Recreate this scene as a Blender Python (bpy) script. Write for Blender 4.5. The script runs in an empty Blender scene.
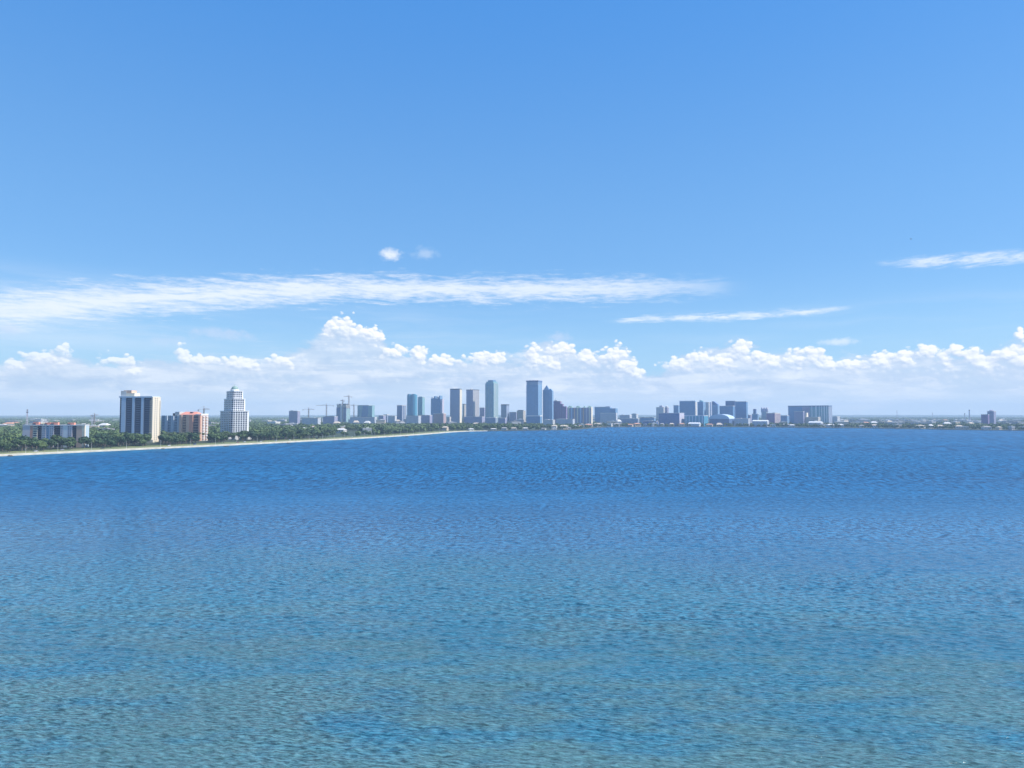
import bpy, bmesh, math, random
import numpy as np
from mathutils import Vector, Matrix, noise as mnoise

sc = bpy.context.scene
COL = sc.collection
R = math.radians
random.seed(7)

# ------------------------------------------------------------------ camera
F = 683.0                      # focal length in pixels of the 1024 x 768 photo
CAM_H = 45.0
YH = 414.6                     # horizon row
TILT = math.atan((YH - 384) / F)
cam_d = bpy.data.cameras.new('camera')
cam_d.sensor_width = 36.0
cam_d.lens = F / 1024 * 36.0
cam_d.clip_start = 0.5
cam_d.clip_end = 120000
cam = bpy.data.objects.new('camera', cam_d)
COL.objects.link(cam)
cam.location = (0, 0, CAM_H)
cam.rotation_euler = (R(90) + TILT, 0, 0)
sc.camera = cam

# ------------------------------------------------------------------ colour management, cycles
vs = sc.view_settings
vs.view_transform = 'Standard'
vs.look = 'None'
vs.gamma = 1.0
vs.use_curve_mapping = False
vs.exposure = 0.62
cy = sc.cycles
cy.max_bounces = 5
cy.diffuse_bounces = 2
cy.glossy_bounces = 2
cy.transmission_bounces = 2
cy.volume_bounces = 1
cy.transparent_max_bounces = 6
cy.use_denoising = True
cy.sample_clamp_indirect = 4.0
cy.sample_clamp_direct = 5.0
cy.use_adaptive_sampling = False


# ------------------------------------------------------------------ node expression helper
class X:
    """a socket with arithmetic on it"""
    nt = None

    def __init__(self, s):
        self.s = s

    def __add__(a, b): return op('ADD', a, b)
    def __radd__(a, b): return op('ADD', b, a)
    def __sub__(a, b): return op('SUBTRACT', a, b)
    def __rsub__(a, b): return op('SUBTRACT', b, a)
    def __mul__(a, b): return op('MULTIPLY', a, b)
    def __rmul__(a, b): return op('MULTIPLY', b, a)
    def __truediv__(a, b): return op('DIVIDE', a, b)


def put(sock, v):
    if isinstance(v, X):
        X.nt.links.new(v.s, sock)
    else:
        sock.default_value = v


def op(kind, a, b=0.0, c=None, clamp=False):
    n = X.nt.nodes.new('ShaderNodeMath')
    n.operation = kind
    n.use_clamp = clamp
    put(n.inputs[0], a)
    put(n.inputs[1], b)
    if c is not None:
        put(n.inputs[2], c)
    return X(n.outputs[0])


def clamp01(a): return op('ADD', a, 0.0, clamp=True)
def mx(a, b): return op('MAXIMUM', a, b)
def mn(a, b): return op('MINIMUM', a, b)
def ab(a): return op('ABSOLUTE', a)
def gt(a, b): return op('GREATER_THAN', a, b)
def lt(a, b): return op('LESS_THAN', a, b)


def sstep(a, lo, hi, t0=0.0, t1=1.0):
    n = X.nt.nodes.new('ShaderNodeMapRange')
    n.interpolation_type = 'SMOOTHSTEP'
    put(n.inputs['Value'], a)
    put(n.inputs['From Min'], lo)
    put(n.inputs['From Max'], hi)
    put(n.inputs['To Min'], t0)
    put(n.inputs['To Max'], t1)
    return X(n.outputs['Result'])


def vec(x=0.0, y=0.0, z=0.0):
    n = X.nt.nodes.new('ShaderNodeCombineXYZ')
    put(n.inputs[0], x); put(n.inputs[1], y); put(n.inputs[2], z)
    return X(n.outputs[0])


def xyz(v):
    n = X.nt.nodes.new('ShaderNodeSeparateXYZ')
    put(n.inputs[0], v)
    return X(n.outputs[0]), X(n.outputs[1]), X(n.outputs[2])


def nz(v, scale=1.0, detail=4.0, rough=0.5, dist=0.0, lac=2.0):
    n = X.nt.nodes.new('ShaderNodeTexNoise')
    put(n.inputs['Vector'], v)
    n.inputs['Scale'].default_value = scale
    n.inputs['Detail'].default_value = detail
    n.inputs['Roughness'].default_value = rough
    n.inputs['Lacunarity'].default_value = lac
    n.inputs['Distortion'].default_value = dist
    return X(n.outputs['Fac'])


def voro(v, scale=1.0, smooth=0.3, feature='SMOOTH_F1'):
    n = X.nt.nodes.new('ShaderNodeTexVoronoi')
    n.feature = feature
    put(n.inputs['Vector'], v)
    n.inputs['Scale'].default_value = scale
    if feature == 'SMOOTH_F1':
        n.inputs['Smoothness'].default_value = smooth
    return X(n.outputs['Distance'])


def mixc(f, a, b):
    n = X.nt.nodes.new('ShaderNodeMix')
    n.data_type = 'RGBA'
    put(n.inputs[0], f)
    for s, v in ((n.inputs[6], a), (n.inputs[7], b)):
        if isinstance(v, X):
            X.nt.links.new(v.s, s)
        else:
            s.default_value = (*v[:3], 1)
    return X(n.outputs[2])


def curve(a, pts, amin, amax, vmin, vmax):
    """piecewise curve: pts in input/output units"""
    n = X.nt.nodes.new('ShaderNodeFloatCurve')
    t = op('DIVIDE', op('SUBTRACT', a, amin), amax - amin, clamp=True)
    put(n.inputs['Value'], t)
    c = n.mapping.curves[0]
    P = [((x - amin) / (amax - amin), (y - vmin) / (vmax - vmin)) for x, y in pts]
    c.points[0].location = P[0]
    c.points[1].location = P[-1]
    for p in P[1:-1]:
        c.points.new(*p)
    for p in c.points:
        p.handle_type = 'AUTO_CLAMPED'
    n.mapping.update()
    return X(n.outputs[0]) * (vmax - vmin) + vmin


# ------------------------------------------------------------------ photo pixel -> direction / place
CT, ST = math.cos(TILT), math.sin(TILT)


def ray(px, py):
    dx, dy = (px - 512) / F, (384 - py) / F
    return dx, CT - dy * ST, dy * CT + ST


def gp(px, py, z=0.0):
    x, y, w = ray(px, py)
    t = (z - CAM_H) / w
    return x * t, y * t


def X_at(px, D):
    x, y, w = ray(px, YH)
    return x / y * D


def z_at(py, D, px=512):
    x, y, w = ray(px, py)
    return CAM_H + w / y * D


def azel(px, py):
    x, y, w = ray(px, py)
    return math.degrees(math.atan2(x, y)), math.degrees(math.atan2(w, math.hypot(x, y)))


# ------------------------------------------------------------------ sun and sky
SUN_AZ, SUN_EL = 95.0, 50.0          # clockwise from +Y (the way the camera looks)
sd = Vector((math.sin(R(SUN_AZ)) * math.cos(R(SUN_EL)), math.cos(R(SUN_AZ)) * math.cos(R(SUN_EL)), math.sin(R(SUN_EL))))
sun_d = bpy.data.lights.new('sun', 'SUN')
sun_d.energy = 4.2
sun_d.angle = R(0.5)
sun_d.color = (1.0, 0.95, 0.87)
sun = bpy.data.objects.new('sun', sun_d)
COL.objects.link(sun)
sun.rotation_euler = (-sd).to_track_quat('-Z', 'Y').to_euler()
sun.location = (200, -100, 300)

world = bpy.data.worlds.new('World')
sc.world = world
world.use_nodes = True
wt = world.node_tree
wt.nodes.clear()
X.nt = wt


def build_world():
    sky = wt.nodes.new('ShaderNodeTexSky')
    sky.sky_type = 'NISHITA'
    sky.sun_disc = False
    sky.sun_elevation = R(SUN_EL)
    sky.sun_rotation = R(SUN_AZ)
    sky.altitude = 50
    sky.air_density = 1.0
    sky.dust_density = 0.3
    sky.ozone_density = 2.5
    hs = wt.nodes.new('ShaderNodeHueSaturation')
    hs.inputs['Saturation'].default_value = 1.28
    hs.inputs['Value'].default_value = 1.0
    wt.links.new(sky.outputs[0], hs.inputs['Color'])
    skyc = X(hs.outputs[0])
    tc = wt.nodes.new('ShaderNodeTexCoord')
    dx, dy, dz = xyz(X(tc.outputs['Generated']))
    az = op('ARCTAN2', dx, dy) * (180 / math.pi)
    el = op('ARCSINE', dz) * (180 / math.pi)

    def K(v):     # cloud radiance in the units of the Nishita sky
        return tuple(c * 1.0 for c in v)

    # --- cumulus bank along the horizon: height of its top by compass direction
    top_px = [(-60, 352), (0, 362), (40, 352), (60, 352), (90, 366), (130, 362), (170, 360), (200, 356), (250, 360), (290, 352),
              (320, 334), (345, 327), (375, 332), (392, 346), (404, 356), (418, 352), (440, 358), (470, 357),
              (495, 358), (520, 356), (545, 344), (565, 342), (580, 355), (612, 350), (632, 360), (650, 374), (668, 362),
              (700, 352), (740, 343), (765, 352), (800, 351), (822, 356), (850, 360), (880, 354), (915, 350), (945, 352),
              (968, 352), (1000, 349), (1030, 346), (1080, 350)]
    pts = [(-180, 4.4)] + [azel(*p) for p in top_px] + [(180, 4.4)]
    top = curve(az, pts, -180, 180, 0, 10)
    def puff(v):
        n1 = nz(v, 1.0, 5, 0.6, 0.2)
        b = voro(v, 1.9, 0, 'F1')
        return n1 + (0.5 - b) * 0.55

    # soft pale bank behind, its top edge broken up
    nb = nz(vec(az * 0.35, el * 0.9, 3.3), 1.0, 6, 0.62, 0.3)
    edge = (top + 0.22 - el) + (nb - 0.5) * 3.4
    patch = nz(vec(az * 0.16, el * 1.1, 9.1), 1.0, 6, 0.6, 0.3)
    bank_a = sstep(edge, -0.1, 0.70) * sstep(patch + (3.0 - el) * 0.10, 0.30, 0.55, 0.80, 1.0)
    bank_c = mixc(sstep(el, 0.2, 3.2), (0.70, 0.81, 0.92), (0.56, 0.68, 0.85))
    bank_c = mixc(sstep(patch, 0.42, 0.64) * 0.8, bank_c, (0.84, 0.90, 0.97))
    bank_c = mixc(sstep(nb, 0.52, 0.36) * sstep(el, 0.8, 2.5) * 0.45, bank_c, (0.42, 0.56, 0.77))
    # separate cumulus heads, each where one stands
    heads = [(340, 327, 17, 11), (362, 333, 18, 7), (329, 332, 10, 6), (376, 336, 8, 5), (45, 358, 24, 8), (62, 350, 10, 6), (16, 364, 12, 5),
             (118, 361, 18, 7), (131, 371, 10, 6), (182, 355, 8, 8), (202, 362, 16, 6), (240, 364, 22, 7), (282, 362, 12, 7),
             (392, 353, 15, 8), (418, 355, 8, 9), (442, 361, 14, 6), (478, 360, 18, 8), (496, 359, 12, 8), (533, 358, 9, 12), (548, 363, 18, 8),
             (563, 350, 15, 8), (586, 358, 13, 8), (613, 357, 15, 10), (625, 366, 15, 9), (637, 374, 10, 6), (679, 364, 17, 7), (700, 358, 15, 8),
             (720, 362, 22, 8), (742, 350, 12, 10), (756, 358, 17, 9), (773, 361, 12, 7), (795, 359, 15, 9), (812, 357, 14, 10), (829, 365, 12, 7),
             (851, 365, 17, 7), (880, 361, 15, 8), (905, 358, 11, 9), (925, 352, 13, 8), (946, 359, 10, 10), (956, 351, 9, 8), (969, 357, 9, 10),
             (986, 363, 15, 8), (1008, 355, 15, 10), (1021, 333, 7, 8), (1024, 360, 13, 9), (1060, 352, 20, 10), (1100, 358, 22, 9), (-40, 356, 22, 8)]
    rm = rm2 = None
    D57 = 57.2958 / F
    az0, el0 = az, el            # ragged outlines: the heads are looked up in slightly folded coordinates
    az = az + (nz(vec(az0 * 0.9, el0 * 1.2, 51.0), 1.0, 4, 0.6) - 0.5) * 1.5
    el = el + (nz(vec(az0 * 0.9, el0 * 1.2, 57.0), 1.0, 4, 0.6) - 0.5) * 0.9
    for hx, hy, rx, ry in heads:
        ha, he = azel(hx, hy)
        cz = math.cos(R(ha))
        ka, ke = 1 / (1.22 * rx * D57 * cz * cz), 1 / (1.25 * ry * D57 * cz)
        uu = op('MULTIPLY_ADD', az, ka, -ha * ka)
        vv_ = op('MULTIPLY_ADD', el, ke, -he * ke)
        q = op('MULTIPLY_ADD', uu, uu, vv_ * vv_)
        rm = q if rm is None else mn(rm, q)
        u2 = op('MULTIPLY_ADD', az, ka, (0.22 - ha) * ka)          # the same heads seen one step towards the sun
        v2 = op('MULTIPLY_ADD', el, ke, (0.38 - he) * ke)
        q2 = op('MULTIPLY_ADD', u2, u2, v2 * v2)
        rm2 = q2 if rm2 is None else mn(rm2, q2)
    az, el = az0, el0
    n0 = puff(vec(az * 0.95, el * 1.25, 3.3))
    ns = puff(vec(az * 0.95 + 0.07, el * 1.25 + 0.15, 3.3))
    hf = 1.0 - op('SQRT', rm) + (n0 - 0.52) * 1.5
    macro = op('SQRT', rm2) - op('SQRT', rm)
    lit = clamp01(0.52 + macro * 0.75 + (n0 - ns) * 1.9)
    head = sstep(hf, 0.02, 0.34) * sstep(az, -36, -8, 0.75, 1.0) * sstep(macro, -0.75, 0.15, 0.15, 1.0)
    head_c = mixc(lit, (0.50, 0.62, 0.80), (1.06, 1.06, 1.05))
    halo = sstep(hf, -1.7, 0.25) * sstep(n0, 0.35, 0.80, 0.25, 0.85) * sstep(edge, 0.35, 1.1)
    # loose inner puffs
    n2 = nz(vec(az * 0.42, el * 1.05, 40.0), 1.0, 5, 0.6, 0.3)
    inner = sstep(n2, 0.52, 0.74) * sstep(top - el, 0.1, 0.9) * sstep(el, 0.5, 2.0) * 0.75

    # --- thin high cloud: streaks
    def streak_tex(seed, sx, sy, dist=1.2):
        w = nz(vec(az * 0.15, el * 0.4, seed + 5), 1.0, 3, 0.5) - 0.5
        return nz(vec(az * sx, (el + w * dist) * sy, seed), 1.0, 7, 0.62)

    def strip(pts_px, hw, seed, dens, sx=0.26, sy=3.0, soft_lo=0.34, soft_hi=0.72):
        c = [azel(a, b) for a, b, _ in pts_px]
        cen = curve(az, [(-180, c[0][1])] + c + [(180, c[-1][1])], -180, 180, 0, 20)
        wpt = [(-180, 0.0)] + [(azel(a, b)[0], h) for a, b, h in pts_px] + [(180, 0.0)]
        hm = max(h for _, _, h in pts_px)
        wid = curve(az, wpt, -180, 180, 0, 5)
        prof = 1.0 - ab(el - cen) / ((wid * 0.6 + 0.4 * hm + 0.02) * hw)
        t = streak_tex(seed, sx, sy) * 0.6 + nz(vec(az * 0.9, el * 4.0, seed + 3), 1.0, 6, 0.65) * 0.4
        return sstep(prof * 0.72 + (t - 0.5) * 2.3, 0.02, 0.80) * sstep(wid, 0.0, hm * 0.6) * dens

    c1 = strip([(-80, 312, 2.4), (0, 309, 2.2), (100, 302, 2.0), (200, 295, 1.7), (300, 290, 1.5), (400, 289, 1.3), (520, 290, 1.2),
                (600, 289, 1.1), (660, 288, 0.85), (715, 287, 0.5), (790, 285, 0.0)], 0.86, 2.0, 0.92)
    c2 = strip([(590, 322, 0.0), (632, 320, 0.25), (680, 318, 0.42), (730, 317, 0.45), (790, 313, 0.33), (840, 309, 0.2), (862, 307, 0.0)], 1.0, 12.0, 0.8, 0.4, 4.0)
    c3 = strip([(860, 264, 0.0), (898, 263, 0.3), (950, 261, 0.55), (1000, 257, 0.6), (1060, 254, 0.6), (1200, 250, 0.0)], 1.0, 17.0, 0.75, 0.4, 4.0)
    # a veil below the long strip, thicker to the left
    v1 = sstep(streak_tex(31.0, 0.07, 0.9), 0.42, 0.75) * sstep(el, 2.5, 5.0) * sstep(el, 7.6, 9.5, 1.0, 0.0) * sstep(az, -38, 4, 0.55, 0.10)
    vl = sstep(streak_tex(61.0, 0.05, 0.5), 0.36, 0.66) * sstep(el, 3.5, 5.5) * sstep(el, 8.0, 11.0, 1.0, 0.0) * sstep(az, -36, -12, 0.35, 0.0)

    def blob(px, py, rx, ry, seed, dens):
        a, e = azel(px, py)
        u = (az - a) / (rx / F * 57.3)
        v = (el - e) / (ry / F * 57.3)
        r = op('SQRT', u * u + v * v)
        n = nz(vec(az * 1.1, el * 1.6, seed), 1.0, 6, 0.6)
        return sstep(1.0 - r + (n - 0.5) * 1.7, 0.05, 0.9) * dens

    puffs = mx(blob(390, 254, 15, 8, 3.0, 0.8), blob(425, 254, 16, 9, 4.0, 0.28))
    puffs = mx(puffs, blob(838, 342, 22, 5.5, 6.0, 0.55))
    dim = mx(blob(222, 334, 40, 8, 8.0, 0.45), blob(8, 330, 16, 9, 9.0, 0.4))
    dim = mx(dim, blob(560, 337, 17, 7, 10.0, 0.5))
    dim = mx(dim, blob(168, 340, 22, 7, 13.0, 0.25))

    # --- compose (cloud colours are white-balanced radiances; the factor matches the sky's units)
    S = wt.nodes.new('ShaderNodeVectorMath'); S.operation = 'SCALE'
    wt.links.new(skyc.s, S.inputs[0]); S.inputs['Scale'].default_value = SKY_K
    col = X(S.outputs[0])
    # clear-air gradient of this day, laid over the physical sky
    g1 = mixc(sstep(el, 1.0, 13.0), (0.290, 0.540, 0.800), (0.165, 0.400, 0.775))
    g1 = mixc(sstep(el, 11.0, 36.0), g1, (0.070, 0.300, 0.790))
    col = mixc(sstep(el, 40.0, 80.0, 0.70, 0.0), col, g1)
    sky_up = col
    # pale air towards the horizon
    col = mixc(sstep(el, -1.0, 9.0, 0.50, 0.0), col, (0.32, 0.56, 0.80))
    cir = (0.86, 0.92, 1.0)
    col = mixc(mx(v1, vl), col, cir)
    col = mixc(c1, col, cir)
    brk = sstep(nz(vec(az * 0.5, el * 1.5, 77.0), 1.0, 5, 0.65), 0.36, 0.58, 0.25, 1.0)
    col = mixc(mx(c2, c3) * brk, col, (0.88, 0.94, 1.0))
    col = mixc(dim, col, (0.66, 0.74, 0.92))
    col = mixc(bank_a, col, bank_c)
    col = mixc(inner, col, (0.93, 0.96, 1.0))
    col = mixc(halo, col, mixc(lit, (0.62, 0.73, 0.88), (0.90, 0.94, 0.99)))
    col = mixc(head, col, head_c)
    col = mixc(puffs, col, (0.94, 0.97, 1.0))
    # below the horizon: plain bluish grey
    col = mixc(sstep(el, -3.0, -0.5, 1.0, 0.0), col, (0.10, 0.16, 0.2))
    bg = wt.nodes.new('ShaderNodeBackground')
    wt.links.new(col.s, bg.inputs['Color'])
    bg.inputs['Strength'].default_value = WORLD_S
    # above the clouds only the clear sky is worked out (quicker, same picture)
    bg2 = wt.nodes.new('ShaderNodeBackground')
    wt.links.new(sky_up.s, bg2.inputs['Color'])
    bg2.inputs['Strength'].default_value = WORLD_S
    ms = wt.nodes.new('ShaderNodeMixShader')
    wt.links.new(gt(el, 16.0).s, ms.inputs[0])
    wt.links.new(bg.outputs[0], ms.inputs[1])
    wt.links.new(bg2.outputs[0], ms.inputs[2])
    out = wt.nodes.new('ShaderNodeOutputWorld')
    wt.links.new(ms.outputs[0], out.inputs['Surface'])


WORLD_S = 0.70        # the clouds' radiances are given in display units
SKY_K = 0.125 / WORLD_S     # keeps the Nishita sky itself at strength 0.125
build_world()
world.cycles.sampling_method = 'MANUAL'
world.cycles.sample_map_resolution = 512


# ------------------------------------------------------------------ materials
def new_mat(name):
    m = bpy.data.materials.new(name)
    m.use_nodes = True
    nt = m.node_tree
    nt.nodes.clear()
    X.nt = nt
    out = nt.nodes.new('ShaderNodeOutputMaterial')
    b = nt.nodes.new('ShaderNodeBsdfPrincipled')
    nt.links.new(b.outputs[0], out.inputs['Surface'])
    return m, b, out


def setc(b, c):
    s = b.inputs['Base Color']
    if isinstance(c, X):
        X.nt.links.new(c.s, s)
    else:
        s.default_value = (*c, 1)


def tcoord(kind='Object'):
    n = X.nt.nodes.new('ShaderNodeTexCoord')
    return X(n.outputs[kind])


def wpos():
    n = X.nt.nodes.new('ShaderNodeNewGeometry')
    return X(n.outputs['Position'])


_plain = {}


def plain(name, c, rough=0.7, var=0.12, scale=0.3, metal=0.0):
    """a painted / mineral surface with faint weather variation"""
    if name in _plain:
        return _plain[name]
    m, b, o = new_mat(name)
    n = nz(tcoord(), scale, 4, 0.6)
    k = (n - 0.5) * 2 * var
    dark = tuple(x * (1 - var) for x in c)
    lite = tuple(min(x * (1 + var), 0.9) for x in c)
    setc(b, mixc(clamp01(n * 1.6 - 0.3), dark, lite))
    b.inputs['Roughness'].default_value = rough
    b.inputs['Metallic'].default_value = metal
    _plain[name] = m
    return m


def facade(name, wall, glass, floor_h=3.5, bay=3.0, fv=0.55, fh=0.7, grough=0.25, wrough=0.7, off=0.0, vary=0.35):
    """wall with rows of windows: the window pattern sits in the building's own coordinates"""
    m, b, o = new_mat(name)
    n = X.nt.nodes.new('ShaderNodeTexCoord')
    px, py, pz = xyz(X(n.outputs['Object']))
    nx, ny, nzz = xyz(X(n.outputs['Normal']))
    side = gt(ab(nx), 0.6)
    u = px * (1.0 - side) + py * side
    fu = op('FRACT', u / bay + 100.0 + off)
    fz = op('FRACT', pz / floor_h + 0.2)
    win = lt(ab(fu - 0.5), fh / 2) * lt(ab(fz - 0.5), fv / 2) * lt(ab(nzz), 0.5)
    cell = nz(vec(op('FLOOR', u / bay + 100.0 + off) * 3.7, op('FLOOR', pz / floor_h) * 5.3, side * 17.0), 1.0, 1, 0.5)
    g = mixc(clamp01((cell - 0.35) * 2.2) * vary, glass, tuple(min(1, x * 2.4 + 0.03) for x in glass))
    wv = nz(X(n.outputs['Object']), 0.08, 4, 0.6)
    w = mixc(clamp01(wv * 1.6 - 0.3), tuple(x * 0.88 for x in wall), tuple(min(x * 1.08, 0.9) for x in wall))
    setc(b, mixc(win, w, g))
    put(b.inputs['Roughness'], win * (grough - wrough) + wrough)
    _plain[name] = m
    return m


# ------------------------------------------------------------------ objects, tags, small mesh tools
def tag(o, label=None, cat=None, group=None, kind=None):
    if label: o['label'] = label
    if cat: o['category'] = cat
    if group: o['group'] = group
    if kind: o['kind'] = kind
    return o


def empty(name, loc=(0, 0, 0), rz=0.0, label=None, cat=None, group=None):
    o = bpy.data.objects.new(name, None)
    o.empty_display_size = 2
    COL.objects.link(o)
    o.location = loc
    o.rotation_euler = (0, 0, rz)
    return tag(o, label, cat, group)


class MB:
    """collects boxes, prisms, tubes; build() links them as ONE mesh object"""

    def __init__(self):
        self.v, self.f, self.m = [], [], []
        self.mi = 0

    def poly(self, vs, fs):
        o = len(self.v)
        self.v += [tuple(p) for p in vs]
        self.f += [tuple(i + o for i in f) for f in fs]
        self.m += [self.mi] * len(fs)
        return self

    def box(self, x0, x1, y0, y1, z0, z1):
        return self.poly([(x0, y0, z0), (x1, y0, z0), (x1, y1, z0), (x0, y1, z0), (x0, y0, z1), (x1, y0, z1), (x1, y1, z1), (x0, y1, z1)],
                         [(0, 3, 2, 1), (4, 5, 6, 7), (0, 1, 5, 4), (1, 2, 6, 5), (2, 3, 7, 6), (3, 0, 4, 7)])

    def prism(self, pts, z0, z1, top=None):
        n = len(pts)
        top = top or pts
        v = [(x, y, z0) for x, y in pts] + [(x, y, z1) for x, y in top]
        f = [tuple(range(n))[::-1], tuple(range(n, 2 * n))]
        f += [(i, (i + 1) % n, n + (i + 1) % n, n + i) for i in range(n)]
        return self.poly(v, f)

    def bar(self, a, b, r, n=6, r2=None):
        a, b = Vector(a), Vector(b)
        d = (b - a).normalized()
        s = d.orthogonal().normalized()
        t = d.cross(s)
        r2 = r if r2 is None else r2
        v = []
        for c, q in ((a, r), (b, r2)):
            for i in range(n):
                w = 2 * math.pi * i / n
                v.append(c + (s * math.cos(w) + t * math.sin(w)) * q)
        f = [tuple(range(n))[::-1], tuple(range(n, 2 * n))]
        f += [(i, (i + 1) % n, n + (i + 1) % n, n + i) for i in range(n)]
        return self.poly(v, f)

    def lathe(self, prof, n=16, cx=0, cy=0):
        v, f = [], []
        for r, z in prof:
            for i in range(n):
                w = 2 * math.pi * i / n
                v.append((cx + r * math.cos(w), cy + r * math.sin(w), z))
        for k in range(len(prof) - 1):
            for i in range(n):
                j = (i + 1) % n
                f.append((k * n + i, k * n + j, (k + 1) * n + j, (k + 1) * n + i))
        f.append(tuple(range(n))[::-1])
        f.append(tuple(range((len(prof) - 1) * n, len(prof) * n)))
        return self.poly(v, f)

    def mesh(self, name, mats):
        me = bpy.data.meshes.new(name)
        me.from_pydata(self.v, [], self.f)
        for m in (mats if isinstance(mats, (list, tuple)) else [mats]):
            me.materials.append(m)
        if any(self.m):
            me.polygons.foreach_set('material_index', self.m)
        me.update()
        return me

    def build(self, name, mats, parent=None, loc=(0, 0, 0), smooth=False):
        me = self.mesh(name, mats)
        if smooth:
            me.polygons.foreach_set('use_smooth', [True] * len(me.polygons))
        o = bpy.data.objects.new(name, me)
        COL.objects.link(o)
        o.location = loc
        if parent is not None:
            o.parent = parent
        return o


def inst(name, me, parent, loc=(0, 0, 0), rz=0.0):
    o = bpy.data.objects.new(name, me)
    COL.objects.link(o)
    o.location = loc
    o.rotation_euler = (0, 0, rz)
    if parent is not None:
        o.parent = parent
    return o


def copy_tree(o, parent=None):
    c = o.copy()
    COL.objects.link(c)
    c.parent = parent
    for ch in list(o.children):
        copy_tree(ch, c)
    return c

# ================================================================== WATER
m_water, bw, ow = new_mat('bay_water')


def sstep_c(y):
    return mixc(sstep(y, 150.0, 420.0), (0.125, 0.350, 0.455), (0.030, 0.240, 0.450))  # painted sky reflection for the wavelet crests, bluer with distance


def build_water():
    ca, sa = math.cos(R(-9)), math.sin(R(-9))
    P = wpos()
    x, y, z = xyz(P)
    # sea floor seen through the water: shallow, weedy and sandy close by, deep further out
    big = nz(vec(x * 0.004, y * 0.009, 0.0), 1.0, 4, 0.55)
    mid = nz(vec(x * 0.022, y * 0.05, 4.0), 1.0, 4, 0.6)
    lim = 212.0 - x * 0.16 + (big - 0.5) * 240.0 + (mid - 0.5) * 60.0
    shallow = sstep(y, lim - 75.0, lim + 80.0, 1.0, 0.0)
    sandp = nz(vec(x * 0.035, y * 0.085, 11.0), 1.0, 4, 0.6)
    sand = sstep(sandp + sstep(y, 85.0, 210.0, 0.12, -0.05) - sstep(x, -40.0, 80.0, 0.0, 0.05), 0.45, 0.66) * shallow
    weed = sstep(nz(vec(x * 0.02, y * 0.06, 19.0), 1.0, 4, 0.6), 0.50, 0.64) * shallow
    deep = mixc(sstep(nz(vec(x * 0.0016, y * 0.006, 2.0), 1.0, 5, 0.6), 0.35, 0.66), (0.000, 0.078, 0.235), (0.001, 0.108, 0.290))
    c = mixc(shallow, deep, (0.022, 0.145, 0.225))
    c = mixc(weed * 0.30, c, (0.010, 0.105, 0.215))
    c = mixc(sand * sstep(y, 95.0, 170.0, 0.52, 0.24), c, (0.160, 0.200, 0.085))
    # pale shoals along the far western shore
    d = (x - SH_A[0]) * SH_N[0] + (y - SH_A[1]) * SH_N[1]
    sh = sstep(d + (nz(vec(x * 0.01, y * 0.01, 8.0), 1.0, 4, 0.6) - 0.5) * 70.0, 8.0, 115.0, 1.0, 0.0) * sstep(y, 1500.0, 1900.0, 1.0, 0.0)
    c = mixc(sh * 0.7, c, (0.03, 0.18, 0.29))
    # sky light and shade of fine wavelets painted into the colour: darker troughs, paler crests, coarser wave groups further out
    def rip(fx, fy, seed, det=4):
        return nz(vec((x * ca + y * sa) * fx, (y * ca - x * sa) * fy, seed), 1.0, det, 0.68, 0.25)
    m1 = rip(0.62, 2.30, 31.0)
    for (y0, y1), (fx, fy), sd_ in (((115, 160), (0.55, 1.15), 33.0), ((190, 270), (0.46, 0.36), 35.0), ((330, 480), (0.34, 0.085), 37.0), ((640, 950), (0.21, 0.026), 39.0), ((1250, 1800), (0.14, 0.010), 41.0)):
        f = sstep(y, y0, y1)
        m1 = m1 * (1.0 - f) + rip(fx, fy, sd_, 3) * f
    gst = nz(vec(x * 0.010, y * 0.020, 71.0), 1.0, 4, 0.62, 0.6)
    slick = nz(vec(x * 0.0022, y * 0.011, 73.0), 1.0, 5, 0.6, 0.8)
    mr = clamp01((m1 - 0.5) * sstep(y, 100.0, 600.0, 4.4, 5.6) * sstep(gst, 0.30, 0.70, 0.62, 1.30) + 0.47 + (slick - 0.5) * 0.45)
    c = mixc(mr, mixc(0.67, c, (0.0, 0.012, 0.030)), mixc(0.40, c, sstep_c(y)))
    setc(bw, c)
    put(bw.inputs['Roughness'], sstep(op('LOGARITHM', y, 10.0), 2.2, 2.85, 0.09, 0.55))
    bw.inputs['IOR'].default_value = 1.33
    put(bw.inputs['Specular IOR Level'], sstep(y, 150.0, 700.0, 0.42, 0.26))
    # wind waves: crests run mostly across the view, three sizes, gustier patches
    gust = sstep(nz(vec(x * 0.006, y * 0.012, 7.0), 1.0, 4, 0.6), 0.3, 0.7, 0.65, 1.25)
    ca, sa = math.cos(R(-9)), math.sin(R(-9))
    u, v = x * ca + y * sa, y * ca - x * sa
    w1 = nz(vec(u * 0.20, v * 0.46, 0.0), 1.0, 2, 0.5, 0.6)
    w2 = nz(vec(u * 0.55 + 3.0, v * 1.25, 5.0), 1.0, 3, 0.6, 0.5)
    w3 = nz(vec(u * 0.07, v * 0.13, 9.0), 1.0, 2, 0.5, 0.4)
    w4 = nz(vec(u * 0.018, v * 0.036, 13.0), 1.0, 3, 0.5, 0.4)
    far = sstep(y, 150.0, 900.0)
    near = sstep(y, 180.0, 440.0)
    h = w1 * (near * 1.9 + 0.12) + w2 * 0.34 + w3 * near * 1.6 + nz(vec(u * 1.6, v * 3.0, 25.0), 1.0, 2, 0.6, 0.3) * 0.14 * (1.0 - near) + w4 * far * 5.0
    bp = X.nt.nodes.new('ShaderNodeBump')
    bp.inputs['Distance'].default_value = 1.0
    put(bp.inputs['Strength'], clamp01(gust * 0.75))
    put(bp.inputs['Height'], h)
    X.nt.links.new(bp.outputs[0], bw.inputs['Normal'])


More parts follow.
